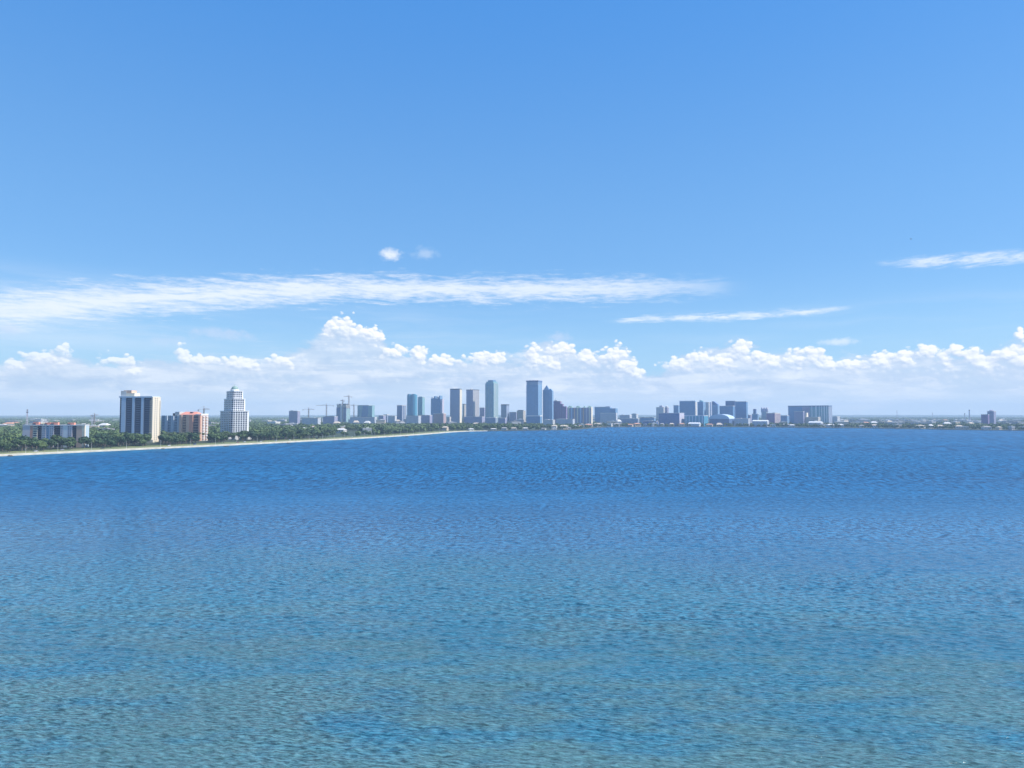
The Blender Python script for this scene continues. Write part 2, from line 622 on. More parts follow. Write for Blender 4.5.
# coastline, traced from the photo's waterline rows
west_px = [(0, 456.3), (30, 455), (60, 453.6), (95, 451.8), (130, 450.2), (165, 448.6), (205, 446.8), (240, 445.0), (285, 442.8), (330, 440.4),
           (370, 438.2), (400, 436.4), (425, 434.6), (445, 433.0), (462, 431.6)]
east_px = [(500, 431.0), (540, 430.6), (570, 430.2), (588, 428.8), (600, 427.4), (650, 427.0), (700, 427.0), (760, 427.3),
           (800, 427.8), (870, 428.4), (920, 429.2), (960, 430.0), (1024, 430.8)]
coast = [(-900, -700), (-930, -300), (-880, 100), (-760, 400)] + [gp(*p) for p in west_px] + [gp(*p) for p in east_px] + [(1700, 1720), (2300, 1500), (3400, 1200)]
a_, b_ = gp(0, 456.3), gp(400, 436.4)
SH_A = a_
_t = Vector((b_[0] - a_[0], b_[1] - a_[1])).normalized()
SH_N = (_t.y, -_t.x)          # towards open water
X.nt = m_water.node_tree
build_water()


def water_mesh():
    """one connected sheet; real wind waves near the camera, finer rows where it is near"""
    g = np.random.default_rng(4)
    rows = [-6000, -3000, -1200, -400, -100, 0, 20, 40]
    y = 52.0
    dys = {}
    while y < 460:
        rows.append(y)
        y += 0.16 + max(0, y - 75) * 0.0033
    rows += list(np.linspace(470, 1000, 14)) + list(range(1150, 3601, 175))
    rows = np.array(rows, float)
    dy = np.gradient(rows)
    hw = np.interp(rows, [-6000, 40, 52, 460, 3600], [110, 110, 110, 420, 420])
    NC = 1201
    sgrid = np.linspace(-1, 1, NC)
    outer = [1.3, 2.2, 4.5, 9, 20]
    S = np.concatenate([-np.array(outer[::-1]), sgrid, np.array(outer)])
    Xg = S[None, :] * hw[:, None]
    Yg = np.repeat(rows[:, None], len(S), 1)
    dxr = (2 * hw / (NC - 1))[:, None]
    Z = np.zeros_like(Xg); DX = np.zeros_like(Xg); DY = np.zeros_like(Xg)
    fade = np.interp(rows, [52, 60, 330, 455], [0, 1, 1, 0])[:, None] * (np.abs(S)[None, :] < 1.0) * np.clip((1 - np.abs(S)[None, :]) * 12, 0, 1)
    nw_ = 64
    lam = np.exp(g.uniform(np.log(0.75), np.log(4.6), nw_))
    for L in lam:
        a = R(-8) + g.normal() * R(30)
        dirx, diry = math.sin(a), -math.cos(a)
        k = 2 * math.pi / L
        amp = 0.040 / k * (1.0 if L < 3 else 0.55)
        ph = g.uniform(0, 6.28)
        w = np.clip(L / (4.2 * np.maximum(dy[:, None], dxr)) - 0.55, 0, 1) * fade
        th = k * (dirx * Xg + diry * Yg) + ph
        # slow grouping of the waves
        env = 0.75 + 0.45 * np.sin(Xg * g.uniform(.01, .05) + Yg * g.uniform(.01, .06) + g.uniform(0, 6))
        A = amp * w * env
        Z += A * np.cos(th)
        DX -= A * dirx * np.sin(th) * 0.9
        DY -= A * diry * np.sin(th) * 0.9
    co = np.stack([Xg + DX, Yg + DY, Z], 2).astype(np.float32)
    nr, nc = Xg.shape
    idx = np.arange(nr * nc).reshape(nr, nc)
    f = np.stack([idx[:-1, :-1], idx[:-1, 1:], idx[1:, 1:], idx[1:, :-1]], 2).reshape(-1, 4)
    me = bpy.data.meshes.new('water')
    me.vertices.add(nr * nc)
    me.vertices.foreach_set('co', co.reshape(-1))
    me.loops.add(len(f) * 4)
    me.loops.foreach_set('vertex_index', f.reshape(-1).astype(np.int32))
    me.polygons.add(len(f))
    me.polygons.foreach_set('loop_start', np.arange(0, len(f) * 4, 4, dtype=np.int32))
    me.polygons.foreach_set('loop_total', np.full(len(f), 4, dtype=np.int32))
    me.polygons.foreach_set('use_smooth', np.ones(len(f), dtype=bool))
    me.materials.append(m_water)
    me.update()
    return me


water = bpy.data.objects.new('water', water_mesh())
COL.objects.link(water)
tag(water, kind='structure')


# ================================================================== LAND
def offset(poly, d):
    """polyline shifted to its landward (left) side by d metres"""
    out = []
    n = len(poly)
    for i, p in enumerate(poly):
        a = Vector(poly[max(i - 1, 0)]); b = Vector(poly[min(i + 1, n - 1)])
        t = (b - a).normalized()
        out.append((p[0] - t.y * d, p[1] + t.x * d))
    return out


def resample(poly, step):
    out = []
    for a, b in zip(poly[:-1], poly[1:]):
        L = math.dist(a, b)
        k = max(1, int(L / step))
        for i in range(k):
            t = i / k
            out.append((a[0] + (b[0] - a[0]) * t, a[1] + (b[1] - a[1]) * t))
    out.append(poly[-1])
    return out


def smooth(poly, n=3):
    for _ in range(n):
        poly = [poly[0]] + [((a[0] + 2 * b[0] + c[0]) / 4, (a[1] + 2 * b[1] + c[1]) / 4) for a, b, c in zip(poly, poly[1:], poly[2:])] + [poly[-1]]
    return poly


COAST = smooth(resample(coast, 30), 3)
LZ = 1.7                                   # land level


def strip_mesh(mb, a, b, za, zb):
    for i in range(len(a) - 1):
        mb.poly([(*a[i], za), (*a[i + 1], za), (*b[i + 1], zb), (*b[i], zb)], [(0, 1, 2, 3)])


def coast_index(pred):
    return [i for i, p in enumerate(COAST) if pred(p)]


m_wall = plain('seawall_concrete', (0.60, 0.54, 0.43), 0.85, 0.34, 0.11)
m_walk = plain('pale_walkway', (0.62, 0.54, 0.41), 0.9, 0.34, 0.07)
m_grass, bg_, _ = new_mat('lawn_grass')
g1 = nz(wpos(), 0.03, 5, 0.6)
g2 = nz(wpos(), 0.4, 3, 0.6)
gc = mixc(clamp01(g1 * 2.2 - 0.6), (0.085, 0.165, 0.025), (0.24, 0.25, 0.06))
gc = mixc(sstep(g2, 0.4, 0.75) * 0.4, gc, (0.16, 0.14, 0.07))
setc(bg_, gc)
bg_.inputs['Roughness'].default_value = 0.95
m_land, bl_, _ = new_mat('land_ground')
P_ = wpos()
l1 = nz(P_, 0.006, 5, 0.6)
l2 = nz(P_, 0.05, 4, 0.6)
lc = mixc(sstep(l2, 0.35, 0.7), (0.018, 0.038, 0.018), (0.045, 0.066, 0.030))
lc = mixc(sstep(nz(P_, 0.018, 4, 0.7), 0.60, 0.72) * 0.75, lc, (0.28, 0.27, 0.25))
lc = mixc(sstep(l1, 0.62, 0.72) * 0.5, lc, (0.16, 0.16, 0.14))
setc(bl_, lc)
bl_.inputs['Roughness'].default_value = 0.95
m_asph, ba_, _ = new_mat('asphalt')
setc(ba_, mixc(nz(wpos(), 0.5, 4, 0.7), (0.045, 0.045, 0.047), (0.075, 0.073, 0.07)))
ba_.inputs['Roughness'].default_value = 0.9

iW = [i for i, p in enumerate(COAST) if p[0] < -60 and p[1] < 2000]
W = COAST[: iW[-1] + 1]                      # western shore with the promenade
E_ = COAST[iW[-1]:]                          # point and eastern shore

inner = offset(W, 62)[:-1] + offset(E_, 10)
inner = [inner[0]] + [p for q, p in zip(inner, inner[1:]) if math.atan2(p[0], p[1]) > math.atan2(q[0], q[1]) - 1e-4]
lnd = MB()
ks = [1.0, 1.08, 1.25, 1.6, 2.2, 3.5, 7, 16, 40]
for k0, k1 in zip(ks, ks[1:]):
    for p, q in zip(inner, inner[1:]):
        lnd.poly([(p[0] * k0, p[1] * k0, LZ), (q[0] * k0, q[1] * k0, LZ), (q[0] * k1, q[1] * k1, LZ), (p[0] * k1, p[1] * k1, LZ)], [(3, 2, 1, 0)])
bm = bmesh.new()
for p in lnd.v:
    bm.verts.new(p)
bm.verts.ensure_lookup_table()
for f in lnd.f:
    bm.faces.new([bm.verts[i] for i in f])
bmesh.ops.remove_doubles(bm, verts=bm.verts[:], dist=0.01)
me = bpy.data.meshes.new('ground')
bm.to_mesh(me); bm.free()
me.materials.append(m_land)
ground = bpy.data.objects.new('ground', me)
COL.objects.link(ground)
tag(ground, kind='structure')

swl = MB()
strip_mesh(swl, W, W, -1.0, 1.9)
strip_mesh(swl, W, offset(W, 0.8), 1.9, 1.9)
strip_mesh(swl, offset(W, 0.8), offset(W, 0.8), 1.9, 1.6)
o = swl.build('sea_wall', m_wall)
tag(o, 'long pale concrete sea wall edging the western shore below the promenade', 'sea wall')
mb = MB(); strip_mesh(mb, offset(W, 0.8), offset(W, 11), 1.6, 1.75)
tag(mb.build('pavement', m_walk), kind='structure')
mb = MB(); strip_mesh(mb, offset(W, 11), offset(W, 30), 1.75, 1.75)
tag(mb.build('lawn', m_grass), kind='structure')
mb = MB(); strip_mesh(mb, offset(W, 30), offset(W, 30.3), 1.9, 1.9); strip_mesh(mb, offset(W, 30.3), offset(W, 30.3), 1.9, 1.75)
strip_mesh(mb, offset(W, 30), offset(W, 30), 1.75, 1.9)
tag(mb.build('kerb', m_wall), kind='structure')
mb = MB(); strip_mesh(mb, offset(W, 30.3), offset(W, 44), 1.75, 1.75)
tag(mb.build('road', m_asph), kind='structure')
m_paint = plain('road_paint', (0.75, 0.75, 0.72), 0.8)
mk = MB()
wa, wb = offset(W, 37.0), offset(W, 37.25)
for i in range(0, len(wa) - 1, 1):
    a0, a1 = Vector(wa[i]), Vector(wa[i + 1]); b0, b1 = Vector(wb[i]), Vector(wb[i + 1])
    for k in (0.05, 0.38, 0.71):
        q = [a0.lerp(a1, k), a0.lerp(a1, k + .15), b0.lerp(b1, k + .15), b0.lerp(b1, k)]
        mk.poly([(*p, 1.756) for p in q], [(0, 1, 2, 3)])
tag(mk.build('road_marking', m_paint), kind='structure')
mb = MB(); strip_mesh(mb, offset(W, 44), offset(W, 62), 1.75, 1.71)
tag(mb.build('verge', m_grass), kind='structure')

m_bank = plain('dark_shore_stone', (0.07, 0.075, 0.06), 0.9, 0.4, 0.08)
mb = MB()
strip_mesh(mb, E_, E_, -1.0, 1.3)
strip_mesh(mb, E_, offset(E_, 10), 1.3, LZ)
tag(mb.build('shore_bank', m_bank), kind='structure')
# ================================================================== HAZE
hz = MB().box(-9500, 12500, -6500, 14000, -1.5, 262)
m_haze = bpy.data.materials.new('haze_air')
m_haze.use_nodes = True
X.nt = m_haze.node_tree
X.nt.nodes.clear()
ho = X.nt.nodes.new('ShaderNodeOutputMaterial')
pv = X.nt.nodes.new('ShaderNodeVolumePrincipled')
pv.inputs['Color'].default_value = (0.64, 0.81, 1.0, 1)
pv.inputs['Density'].default_value = 0.000088
pv.inputs['Anisotropy'].default_value = 0.0
X.nt.links.new(pv.outputs[0], ho.inputs['Volume'])
haze = hz.build('haze', m_haze)
tag(haze, kind='stuff')
#==SPLIT==
# ================================================================== TOWER TOOLS
MAT = plain


def place_block(x0, xm, x1, D, theta, depth=None):
    """plan of a rectangular block: near corner column xm, front face running left to column x0,
    right face running back to column x1.  Returns origin (centre of the plan), heading, width, depth."""
    if x1 > 512:      # keep the right-hand face in view for blocks right of the centre
        theta = max(theta, math.degrees(math.atan(X_at(x1, 1.0))) + 17)
    th = R(theta)
    C_ = (X_at(xm, D), D)
    u = (-math.cos(th), math.sin(th))
    v = (math.sin(th), math.cos(th))

    def hit(px, d):
        k = X_at(px, 1.0)
        return (k * C_[1] - C_[0]) / (d[0] - k * d[1])
    Wd = hit(x0, u)
    S = depth if depth else hit(x1, v)
    cx = C_[0] + u[0] * Wd / 2 + v[0] * S / 2
    cy = C_[1] + u[1] * Wd / 2 + v[1] * S / 2
    return (cx, cy, LZ), -th, Wd, S


def tower(name, label, x0, xm, x1, ytop, D, mats, theta=25, depth=None, cat='tower', group=None, parapet=1.2, top_mat=None,
          ztop=None, wall_name='wall'):
    loc, rz, w, s = place_block(x0, xm, x1, D, theta, depth)
    t = empty(name, loc, rz, label, cat, group)
    H = (ztop if ztop else z_at(ytop, D)) - LZ
    b = MB().box(-w / 2, w / 2, -s / 2, s / 2, 0, H)
    b.build(wall_name, mats, t)
    if parapet:
        p = MB()
        e = 0.35
        for a in ((-w/2 - e, w/2 + e, -s/2 - e, -s/2 + .3), (-w/2 - e, w/2 + e, s/2 - .3, s/2 + e), (-w/2 - e, -w/2 + .3, -s/2 + .3, s/2 - .3), (w/2 - .3, w/2 + e, -s/2 + .3, s/2 - .3)):
            p.box(*a, H - 0.6, H + parapet)
        p.build('parapet', top_mat or _plain['pale_concrete'], t)
    return t, w, s, H


def roof_plant(t, w, s, H, items, mat):
    """plant rooms on the roof: (fx0, fx1, fy0, fy1, height) as fractions of the plan"""
    for a, b, c, d, h in items:
        MB().box((a - .5) * w, (b - .5) * w, (c - .5) * s, (d - .5) * s, H - .2, H + h).build('plant_room', mat, t)


m_conc = plain('pale_concrete', (0.60, 0.58, 0.55), 0.8)
m_cream = plain('cream_render', (0.72, 0.64, 0.50), 0.8, 0.08)
m_lblue = plain('pale_blue_grey_render', (0.44, 0.55, 0.68), 0.75, 0.08)
m_pink = plain('coral_render', (0.66, 0.33, 0.23), 0.8, 0.1)
m_peach = plain('peach_render', (0.68, 0.46, 0.34), 0.8, 0.1)
m_white = plain('white_render', (0.74, 0.74, 0.73), 0.7, 0.06)
m_lav = plain('grey_mauve_render', (0.52, 0.49, 0.56), 0.8, 0.08)
m_rooft = plain('coral_roof_tile', (0.68, 0.27, 0.19), 0.8, 0.12)
m_rail = plain('balcony_concrete', (0.50, 0.50, 0.52), 0.7)
m_slab = plain('slab_edge', (0.09, 0.14, 0.23), 0.7)
m_dark = plain('dark_metal', (0.035, 0.05, 0.09), 0.5)
m_copper = plain('green_copper', (0.22, 0.33, 0.29), 0.6, 0.15, 0.2)
m_orange = plain('crane_paint', (0.40, 0.30, 0.25), 0.6)
m_greyroof = plain('grey_flat_roof', (0.45, 0.44, 0.43), 0.9)
m_glass, bgl, _ = new_mat('dark_window_glass')
_n = nz(vec(*[q for q in xyz(wpos())]), 0.11, 2, 0.5)
setc(bgl, mixc(clamp01(_n * 3 - 1.1), (0.004, 0.011, 0.045), (0.015, 0.035, 0.09)))
bgl.inputs['Roughness'].default_value = 0.25
bgl.inputs['Specular IOR Level'].default_value = 0.3
m_glass_b, bgl2, _ = new_mat('blue_window_glass')
_n = nz(wpos(), 0.15, 2, 0.5)
setc(bgl2, mixc(clamp01(_n * 3 - 1.1), (0.02, 0.05, 0.11), (0.06, 0.12, 0.20)))
bgl2.inputs['Roughness'].default_value = 0.2


def window_grid(t, face, spots, ww, wh, mat, budget, frame=None):
    """one window object per opening up to the budget, the rest joined as one part.
    face: ('front', y) / ('right', x) / ('left', x); spots: (u, z) centres"""
    kind, pos = face
    mb = MB()
    if kind == 'front':
        mb.box(-ww/2, ww/2, -0.12, 0.10, -wh/2, wh/2)
    else:
        mb.box(-0.12, 0.12, -ww/2, ww/2, -wh/2, wh/2)
    me = mb.mesh('window', mat)

    def at(u, z):
        return (u, pos, z) if kind == 'front' else (pos, u, z)
    spots = sorted(spots, key=lambda q: -q[1])
    for u, z in spots[:budget]:
        inst('window', me, t, at(u, z))
    rest = spots[budget:]
    if rest:
        m2 = MB()
        for u, z in rest:
            c = at(u, z)
            if kind == 'front':
                m2.box(c[0]-ww/2, c[0]+ww/2, c[1]-.12, c[1]+.1, c[2]-wh/2, c[2]+wh/2)
            else:
                m2.box(c[0]-.12, c[0]+.12, c[1]-ww/2, c[1]+ww/2, c[2]-wh/2, c[2]+wh/2)
        tag(m2.build('window', mat, t), kind='stuff')


# ------------------------------------------------------------------ the tall dark-bayed tower on the western shore
def dark_tower():
    D = 1070
    loc, rz, w, s = place_block(118.9, 152.3, 159.9, D, 0)
    t = empty('apartment_tower', loc, rz, 'tall dark-bayed slab tower with a bright cream end wall, tallest building on the western shore', 'tower')
    H = z_at(397.6, D) - LZ
    x0, x1, y0, y1 = -w/2, w/2, -s/2, s/2
    fr = 2.6
    wall = MB()
    wall.box(x0, x1, y0 + fr, y1, 0, H)                     # core
    sc_ = w / 33.4
    piers = [(0.0, 1.3), (2.2, 6.4), (13.0, 15.4), (22.0, 24.4), (31.6, 33.4)]
    for a, b in piers[1:4]:
        wall.box(x0 + a * sc_, x0 + b * sc_, y0, y0 + fr + .1, 0, H)
    wall.build('wall', m_lblue, t)
    e = MB().box(x1 - 0.9, x1 + .5, y0 - .3, y1 + .2, 0, H + 1.5)
    e.build('end_wall', m_cream, t)['label'] = 'bright cream end wall without windows'
    MB().box(x0 - .3, x1 - .95, y0 - .3, y1 + .2, H - .3, H + 2.2).build('parapet', m_lblue, t)
    # dark bays: window and balcony on every storey
    nf = 24
    fh = H / nf
    bays = [(-0.1, 2.2), (6.4, 13.0), (15.4, 22.0), (24.4, 31.2)]
    nwin = nbal = 0
    for bi, (a, b) in enumerate(bays):
        bw_ = (b - a) * sc_
        mw = MB().box(-bw_/2 + .05, bw_/2 - .05, -.15, .1, 0.25, fh - .3).mesh('window', m_glass)
        ms_ = MB().box(-bw_/2 + .02, bw_/2 - .02, -fr + .5, 0, -.34, .34).box(-bw_/2 + .02, bw_/2 - .02, -fr + .42, -fr + .49, .1, 1.1)
        ms_ = ms_.mesh('balcony', m_slab)
        for k in range(nf):
            cx = x0 + (a + b) / 2 * sc_
            inst('window', mw, t, (cx, y0 + fr - .02, k * fh))
            if bi:
                inst('balcony', ms_, t, (cx, y0 + fr - .16, k * fh + .12))
    window_grid(t, ('right', x1 + .5), [(y, k * fh + 1.7) for y in (y0 + s * .30, y0 + s * .55) for k in range(1, nf)], 1.5, 1.5, m_glass_b, 46)
    # light balcony ends by the corner and small ones on the cream side
    nb = MB().box(0, 1.6 * sc_, -.4, fr - .1, -.25, 1.0).mesh('balcony', m_cream)
    nb2 = MB().box(-.2, 1.4, -2.2, 0, -.25, .95).mesh('balcony', m_cream)
    for k in range(1, nf - 1):
        inst('corner_balcony', nb, t, (x1 - 2.6 * sc_, y0 - .1, k * fh + .2))
        inst('side_balcony', nb2, t, (x1 + .5, y1 - .5, k * fh + .2))
    MB().box(x0 + .5, x0 + 9, y0 + 3, y1 - 3, H, z_at(390.9, D) - LZ).build('plant_room', m_conc, t)
    MB().box(x0 + 9, x0 + 22, y0 + 3, y1 - 4, H, z_at(393, D) - LZ).build('plant_room', m_cream, t)
    MB().box(x0 + 5, x0 + 17, y0 + 3.4, y1 - 5, z_at(393, D) - LZ, z_at(390.2, D) - LZ).build('roof_canopy', m_peach, t)
    MB().box(x0 - 4, x1 + 6, y0 - 8, y0 - .4, 0, 4.2).build('entrance_podium', m_cream, t)


dark_tower()


# ------------------------------------------------------------------ the low block with coral roof boxes
def low_block():
    D = 905
    t_D = D
    loc, rz, w, s = place_block(23.0, 85.2, 89.5, D, 0)
    t = empty('apartment_block', loc, rz, 'long ten storey apartment block with coral boxes on its flat roof, near the left edge', 'apartment block')
    H = z_at(425.6, D) - LZ
    x0, y0 = -w/2, -s/2
    sc_ = w / 66.5
    wall = MB().box(x0, w/2, y0 + 2.2, s/2, 0, H)
    wall.build('wall', m_lblue, t)
    MB().box(x0 - .4, w/2 + .4, y0 - .4, s/2 + .4, H, H + 1.0).build('parapet', m_white, t)
    m_pw = plain('pinkish_white_render', (0.68, 0.60, 0.60), 0.8, 0.08)
    cols = [(0, 8.0, m_pw), (8.0, 11.2, m_pink), (11.2, 15.8, m_cream), (20.5, 25.0, m_pw), (25.0, 28.8, m_lblue), (28.8, 33.4, m_pw), (40.4, 43.6, m_pw), (43.6, 48.0, m_white), (48.0, 53.0, m_pw),
            (57.6, 63.6, m_peach), (63.6, 66.5, m_cream)]
    for a, b, m in cols:
        MB().box(x0 + a * sc_, x0 + b * sc_, y0 + (0 if m is not m_lblue else .8), y0 + 2.3, 0, H - .02).build('wall_panel', m, t)
    nf = 10
    fh = H / nf
    for a, b in ((15.8, 20.5), (33.4, 40.4), (53.0, 57.6)):
        bw_ = (b - a) * sc_
        mw = MB().box(-bw_/2, bw_/2, -.1, .1, .3, fh - .3).mesh('window', m_glass)
        mbal = MB().box(-bw_/2, bw_/2, -1.6, 0, -.12, .12).box(-bw_/2, bw_/2, -1.6, -1.5, .12, 1.0).mesh('balcony', m_dark)
        for k in range(nf):
            inst('window', mw, t, (x0 + (a + b)/2 * sc_, y0 + 2.15, k * fh))
            inst('balcony', mbal, t, (x0 + (a + b)/2 * sc_, y0 + 2.0, k * fh + .12))
    # balconies on the coral and cream bays
    for a, b in ((11.6, 15.4),):
        bw_ = (b - a) * sc_
        mw = MB().box(-bw_/2, bw_/2, -.12, .1, -.75, .55).mesh('window', m_glass)
        for k in range(nf):
            inst('window', mw, t, (x0 + (a + b)/2 * sc_, y0, k * fh + fh/2))
    spots = [(x0 + q * sc_, k * fh + fh/2) for q in (22.0, 23.6, 27.0, 30.2, 32.0, 42.0, 49.2, 51.2) for k in range(nf)]
    window_grid(t, ('front', y0), spots, 1.0, 1.3, m_glass_b, 45)
    for a, b, h in ((9.5, 15.5, 4.6), (22.0, 27.5, 4.0), (28.5, 36.0, 4.2), (46.5, 53.5, 3.8)):
        MB().box(x0 + a * sc_, x0 + b * sc_, y0 + 3, s/2 - 3, H + .9, H + h).build('roof_box', m_rooft, t)
        MB().box(x0 + (a - .6) * sc_, x0 + (a + (b - a) * .45) * sc_, y0 + 2.6, y0 + 8, H + .9, H + h * .62).build('plant_room', m_dark, t)
    MB().box(x0 + 16 * sc_, x0 + 19 * sc_, y0 + 4, s/2 - 4, H + .9, H + 2.2).build('plant_room', m_dark, t)


low_block()


# ------------------------------------------------------------------ the grey and peach block
def peach_block():
    D = 1130
    loc, rz, w, s = place_block(160.3, 201.0, 208.4, D, 4)
    t = empty('apartment_block', loc, rz, 'grey and peach apartment block with coral roof between the two taller shore towers', 'apartment block')
    H = z_at(414.3, D) - LZ
    sc_ = w / 40.7
    x0, x1, y0, y1 = -w/2, w/2, -s/2, s/2
    xm = x0 + 19 * sc_
    wl = plain('cool_white_render', (0.50, 0.56, 0.62), 0.75, 0.08)
    MB().box(x0, xm - .01, y0 + 4, y1, 0, H - 2.5).build('wall', wl, t)['label'] = 'pale grey western half'
    MB().box(xm, x1, y0, y1, 0, H - .5).build('wall', m_peach, t)['label'] = 'peach eastern half'
    for a in (3.5, 10.0, 16.0):
        MB().box(x0 + a * sc_, x0 + (a + 2.6) * sc_, y0 + 2.2, y0 + 4.1, 0, H - 2.4).build('wall_panel', wl, t)
    for a, b, m in ((19.5, 22, m_peach), (26.5, 29.5, m_peach), (29.5, 33, m_pink), (38.6, 40.4, m_pink)):
        MB().box(x0 + a * sc_, x0 + b * sc_, y0 - 1.6, y0 + .1, 0, H - 1).build('wall_panel', m, t)
    for a, b in ((x0 + 35.5 * sc_, x1 + .5),):
        MB().box(a, b, y0 - .5, y0 + .2, H - 1.2, H + .5).build('parapet', m_white, t)
    MB().box(x1, x1 + .4, y0 - .3, y1, H - 2, H + 1.0).build('parapet', m_white, t)
    nf = 16
    fh = (H - 1.5) / nf
    wm_ = MB().box(-1.0, 1.0, -.12, .1, -.8, .7).mesh('window', m_glass_b)
    spots = [(x0 + q * sc_, k * fh + fh/2) for q in (1.3, 2.6, 7.2, 8.6, 13.6, 14.9) for k in range(nf)]
    window_grid(t, ('front', y0 + 4), spots, 1.5, 1.6, m_glass_b, 48)
    bal = MB().box(-2.9, 2.9, -1.5, 0, -.12, .12).box(-2.9, 2.9, -1.5, -1.4, .12, 1.0).mesh('balcony', m_peach)
    win = MB().box(-2.6, 2.6, -.1, .1, -1.0, .9).mesh('window', m_glass)
    for q in (24.2, 34.8, 37.0):
        for k in range(nf):
            inst('window', win, t, (x0 + q * sc_, y0, k * fh + fh/2))
            if q > 24.3:
                continue
            inst('balcony', bal, t, (x0 + q * sc_, y0, k * fh + .1))
    bal2 = MB().box(0, 1.6, -3.2, 3.2, -.3, 1.0).mesh('side_balcony', m_white)
    win2 = MB().box(-.1, .12, -3, 3, -1.1, 1.0).mesh('window', plain('terracotta_recess', (0.42, 0.15, 0.09), 0.7))
    for yy in (y0 + s * .3, y0 + s * .72):
        for k in range(nf):
            inst('recess', win2, t, (x1, yy, k * fh + fh/2))
            inst('side_balcony', bal2, t, (x1, yy, k * fh))
    rf = MB()
    rx0, rx1 = xm + .3, x0 + 36 * sc_
    zt = z_at(412.6, D) - LZ
    rf.poly([(rx0, y0 + .5, H - .4), (rx1, y0 + .5, H - .4), (rx1, y1 - .5, H - .4), (rx0, y1 - .5, H - .4), (rx0 + 4, 0, zt + 1.5), (rx1 - 4, 0, zt + 1.5)],
            [(0, 1, 5, 4), (1, 2, 5), (2, 3, 4, 5), (3, 0, 4), (3, 2, 1, 0)])
    rf.build('roof', m_rooft, t)
    MB().box(x0 + 13 * sc_, x0 + 17.5 * sc_, y0 + 5, y1 - 4, H - 2.6, z_at(411.8, D) - LZ).build('plant_room', m_conc, t)
    MB().box(x0 + 10.5 * sc_, x0 + 12.8 * sc_, y0 + 6, y1 - 6, H - 2.6, z_at(413.2, D) - LZ).build('plant_room', m_dark, t)
    MB().box(x0 + 28 * sc_, x0 + 30.5 * sc_, y0 + 5, y1 - 8, H, z_at(412, D) - LZ).build('plant_room', m_dark, t)


peach_block()


# ------------------------------------------------------------------ the white stepped tower with the copper dome
def stepped_tower():
    D = 1180
    loc, rz, w, s = place_block(219.9, 231.0, 249.4, D, 55)
    t = empty('apartment_tower', loc, rz, 'white stepped apartment tower tapering in three tiers to a green copper dome', 'tower')
    pl = 7.0
    tiers = [(1.0, pl, z_at(411.4, D) - LZ), (0.74, z_at(411.4, D) - LZ, z_at(399, D) - LZ), (0.58, z_at(399, D) - LZ, z_at(391, D) - LZ)]
    MB().box(-w/2 - 4, w/2 + 4, -s/2 - 4, s/2 + 4, 0, pl).build('podium', m_white, t)
    MB().box(-w/2 + 2, w/2 - 2, -s/2 - 9, -s/2 - 4.1, 0, 4.5).build('entrance_canopy', m_conc, t)
    for i, (k, z0, z1) in enumerate(tiers):
        a, b = w/2 * k, s/2 * k
        c = 3.2 * k
        pts = [(-a + c, -b), (a - c, -b), (a, -b + c), (a, b - c), (a - c, b), (-a + c, b), (-a, b - c), (-a, -b + c)]
        MB().prism(pts, z0, z1).build('wall', m_white, t)
        o2 = [(x * 1.02, y * 1.02) for x, y in pts]
        MB().prism(o2, z1 - .4, z1 + 1.3).build('parapet', m_white, t)
        nf = max(3, round((z1 - z0) / 3.3))
        fh = (z1 - z0) / nf
        nc = [6, 5, 4][i]
        for fc, L, pos in (('front', a - c, -b), ('right', b - c, a)):
            n_ = nc if fc == 'front' else nc
            spots = [((j + .5) / n_ * 2 * L - L, z0 + q * fh + fh/2) for j in range(n_) for q in range(nf)]
            lim = [26, 14, 10][i]
            window_grid(t, (fc, pos), spots, 2 * L / n_ * .60, fh * .68, m_glass, lim)
        # corner bays
        for cxx, cyy in ((a - c/2, -b + c/2),):
            for q in range(nf):
                MB().prism([(cxx - c*.38 , cyy - c*.46), (cxx + c*.46, cyy + c*.38), (cxx + c*.40, cyy + c*.44), (cxx - c*.44, cyy - c*.40)], z0 + q*fh + .7, z0 + q*fh + fh - .6).build('corner_window', m_glass, t)
        # side bays project as balconies
        for q in range(1, nf):
            z = z0 + q * fh
            MB().box(-L * .17, L * .17, -b - 1.3, -b - .13, z - .15, z + .55).build('balcony', m_white, t)
    zt = tiers[-1][2]
    MB().lathe([(7.5, zt + .9), (7.5, zt + 4.5)], 8).build('drum', m_white, t)
    zd = z_at(384.6, D) - LZ
    MB().lathe([(6.2, zt + 4.5), (6.0, zt + 6.0), (4.8, zt + 8.4), (2.8, zt + 10.2), (1.0, zd - 1.0), (0.3, zd + .4), (0.1, zd + 3.0)], 12).build('dome', m_copper, t, smooth=True)
    for q in (-1, 1):
        MB().box(q * 7 - 2, q * 7 + 2, -4, 4, zt, zt + 3.6).build('plant_room', m_white, t)


stepped_tower()

# ================================================================== DOWNTOWN
def G(name, wall, glass, **k):
    return facade(name, wall, glass, **k)


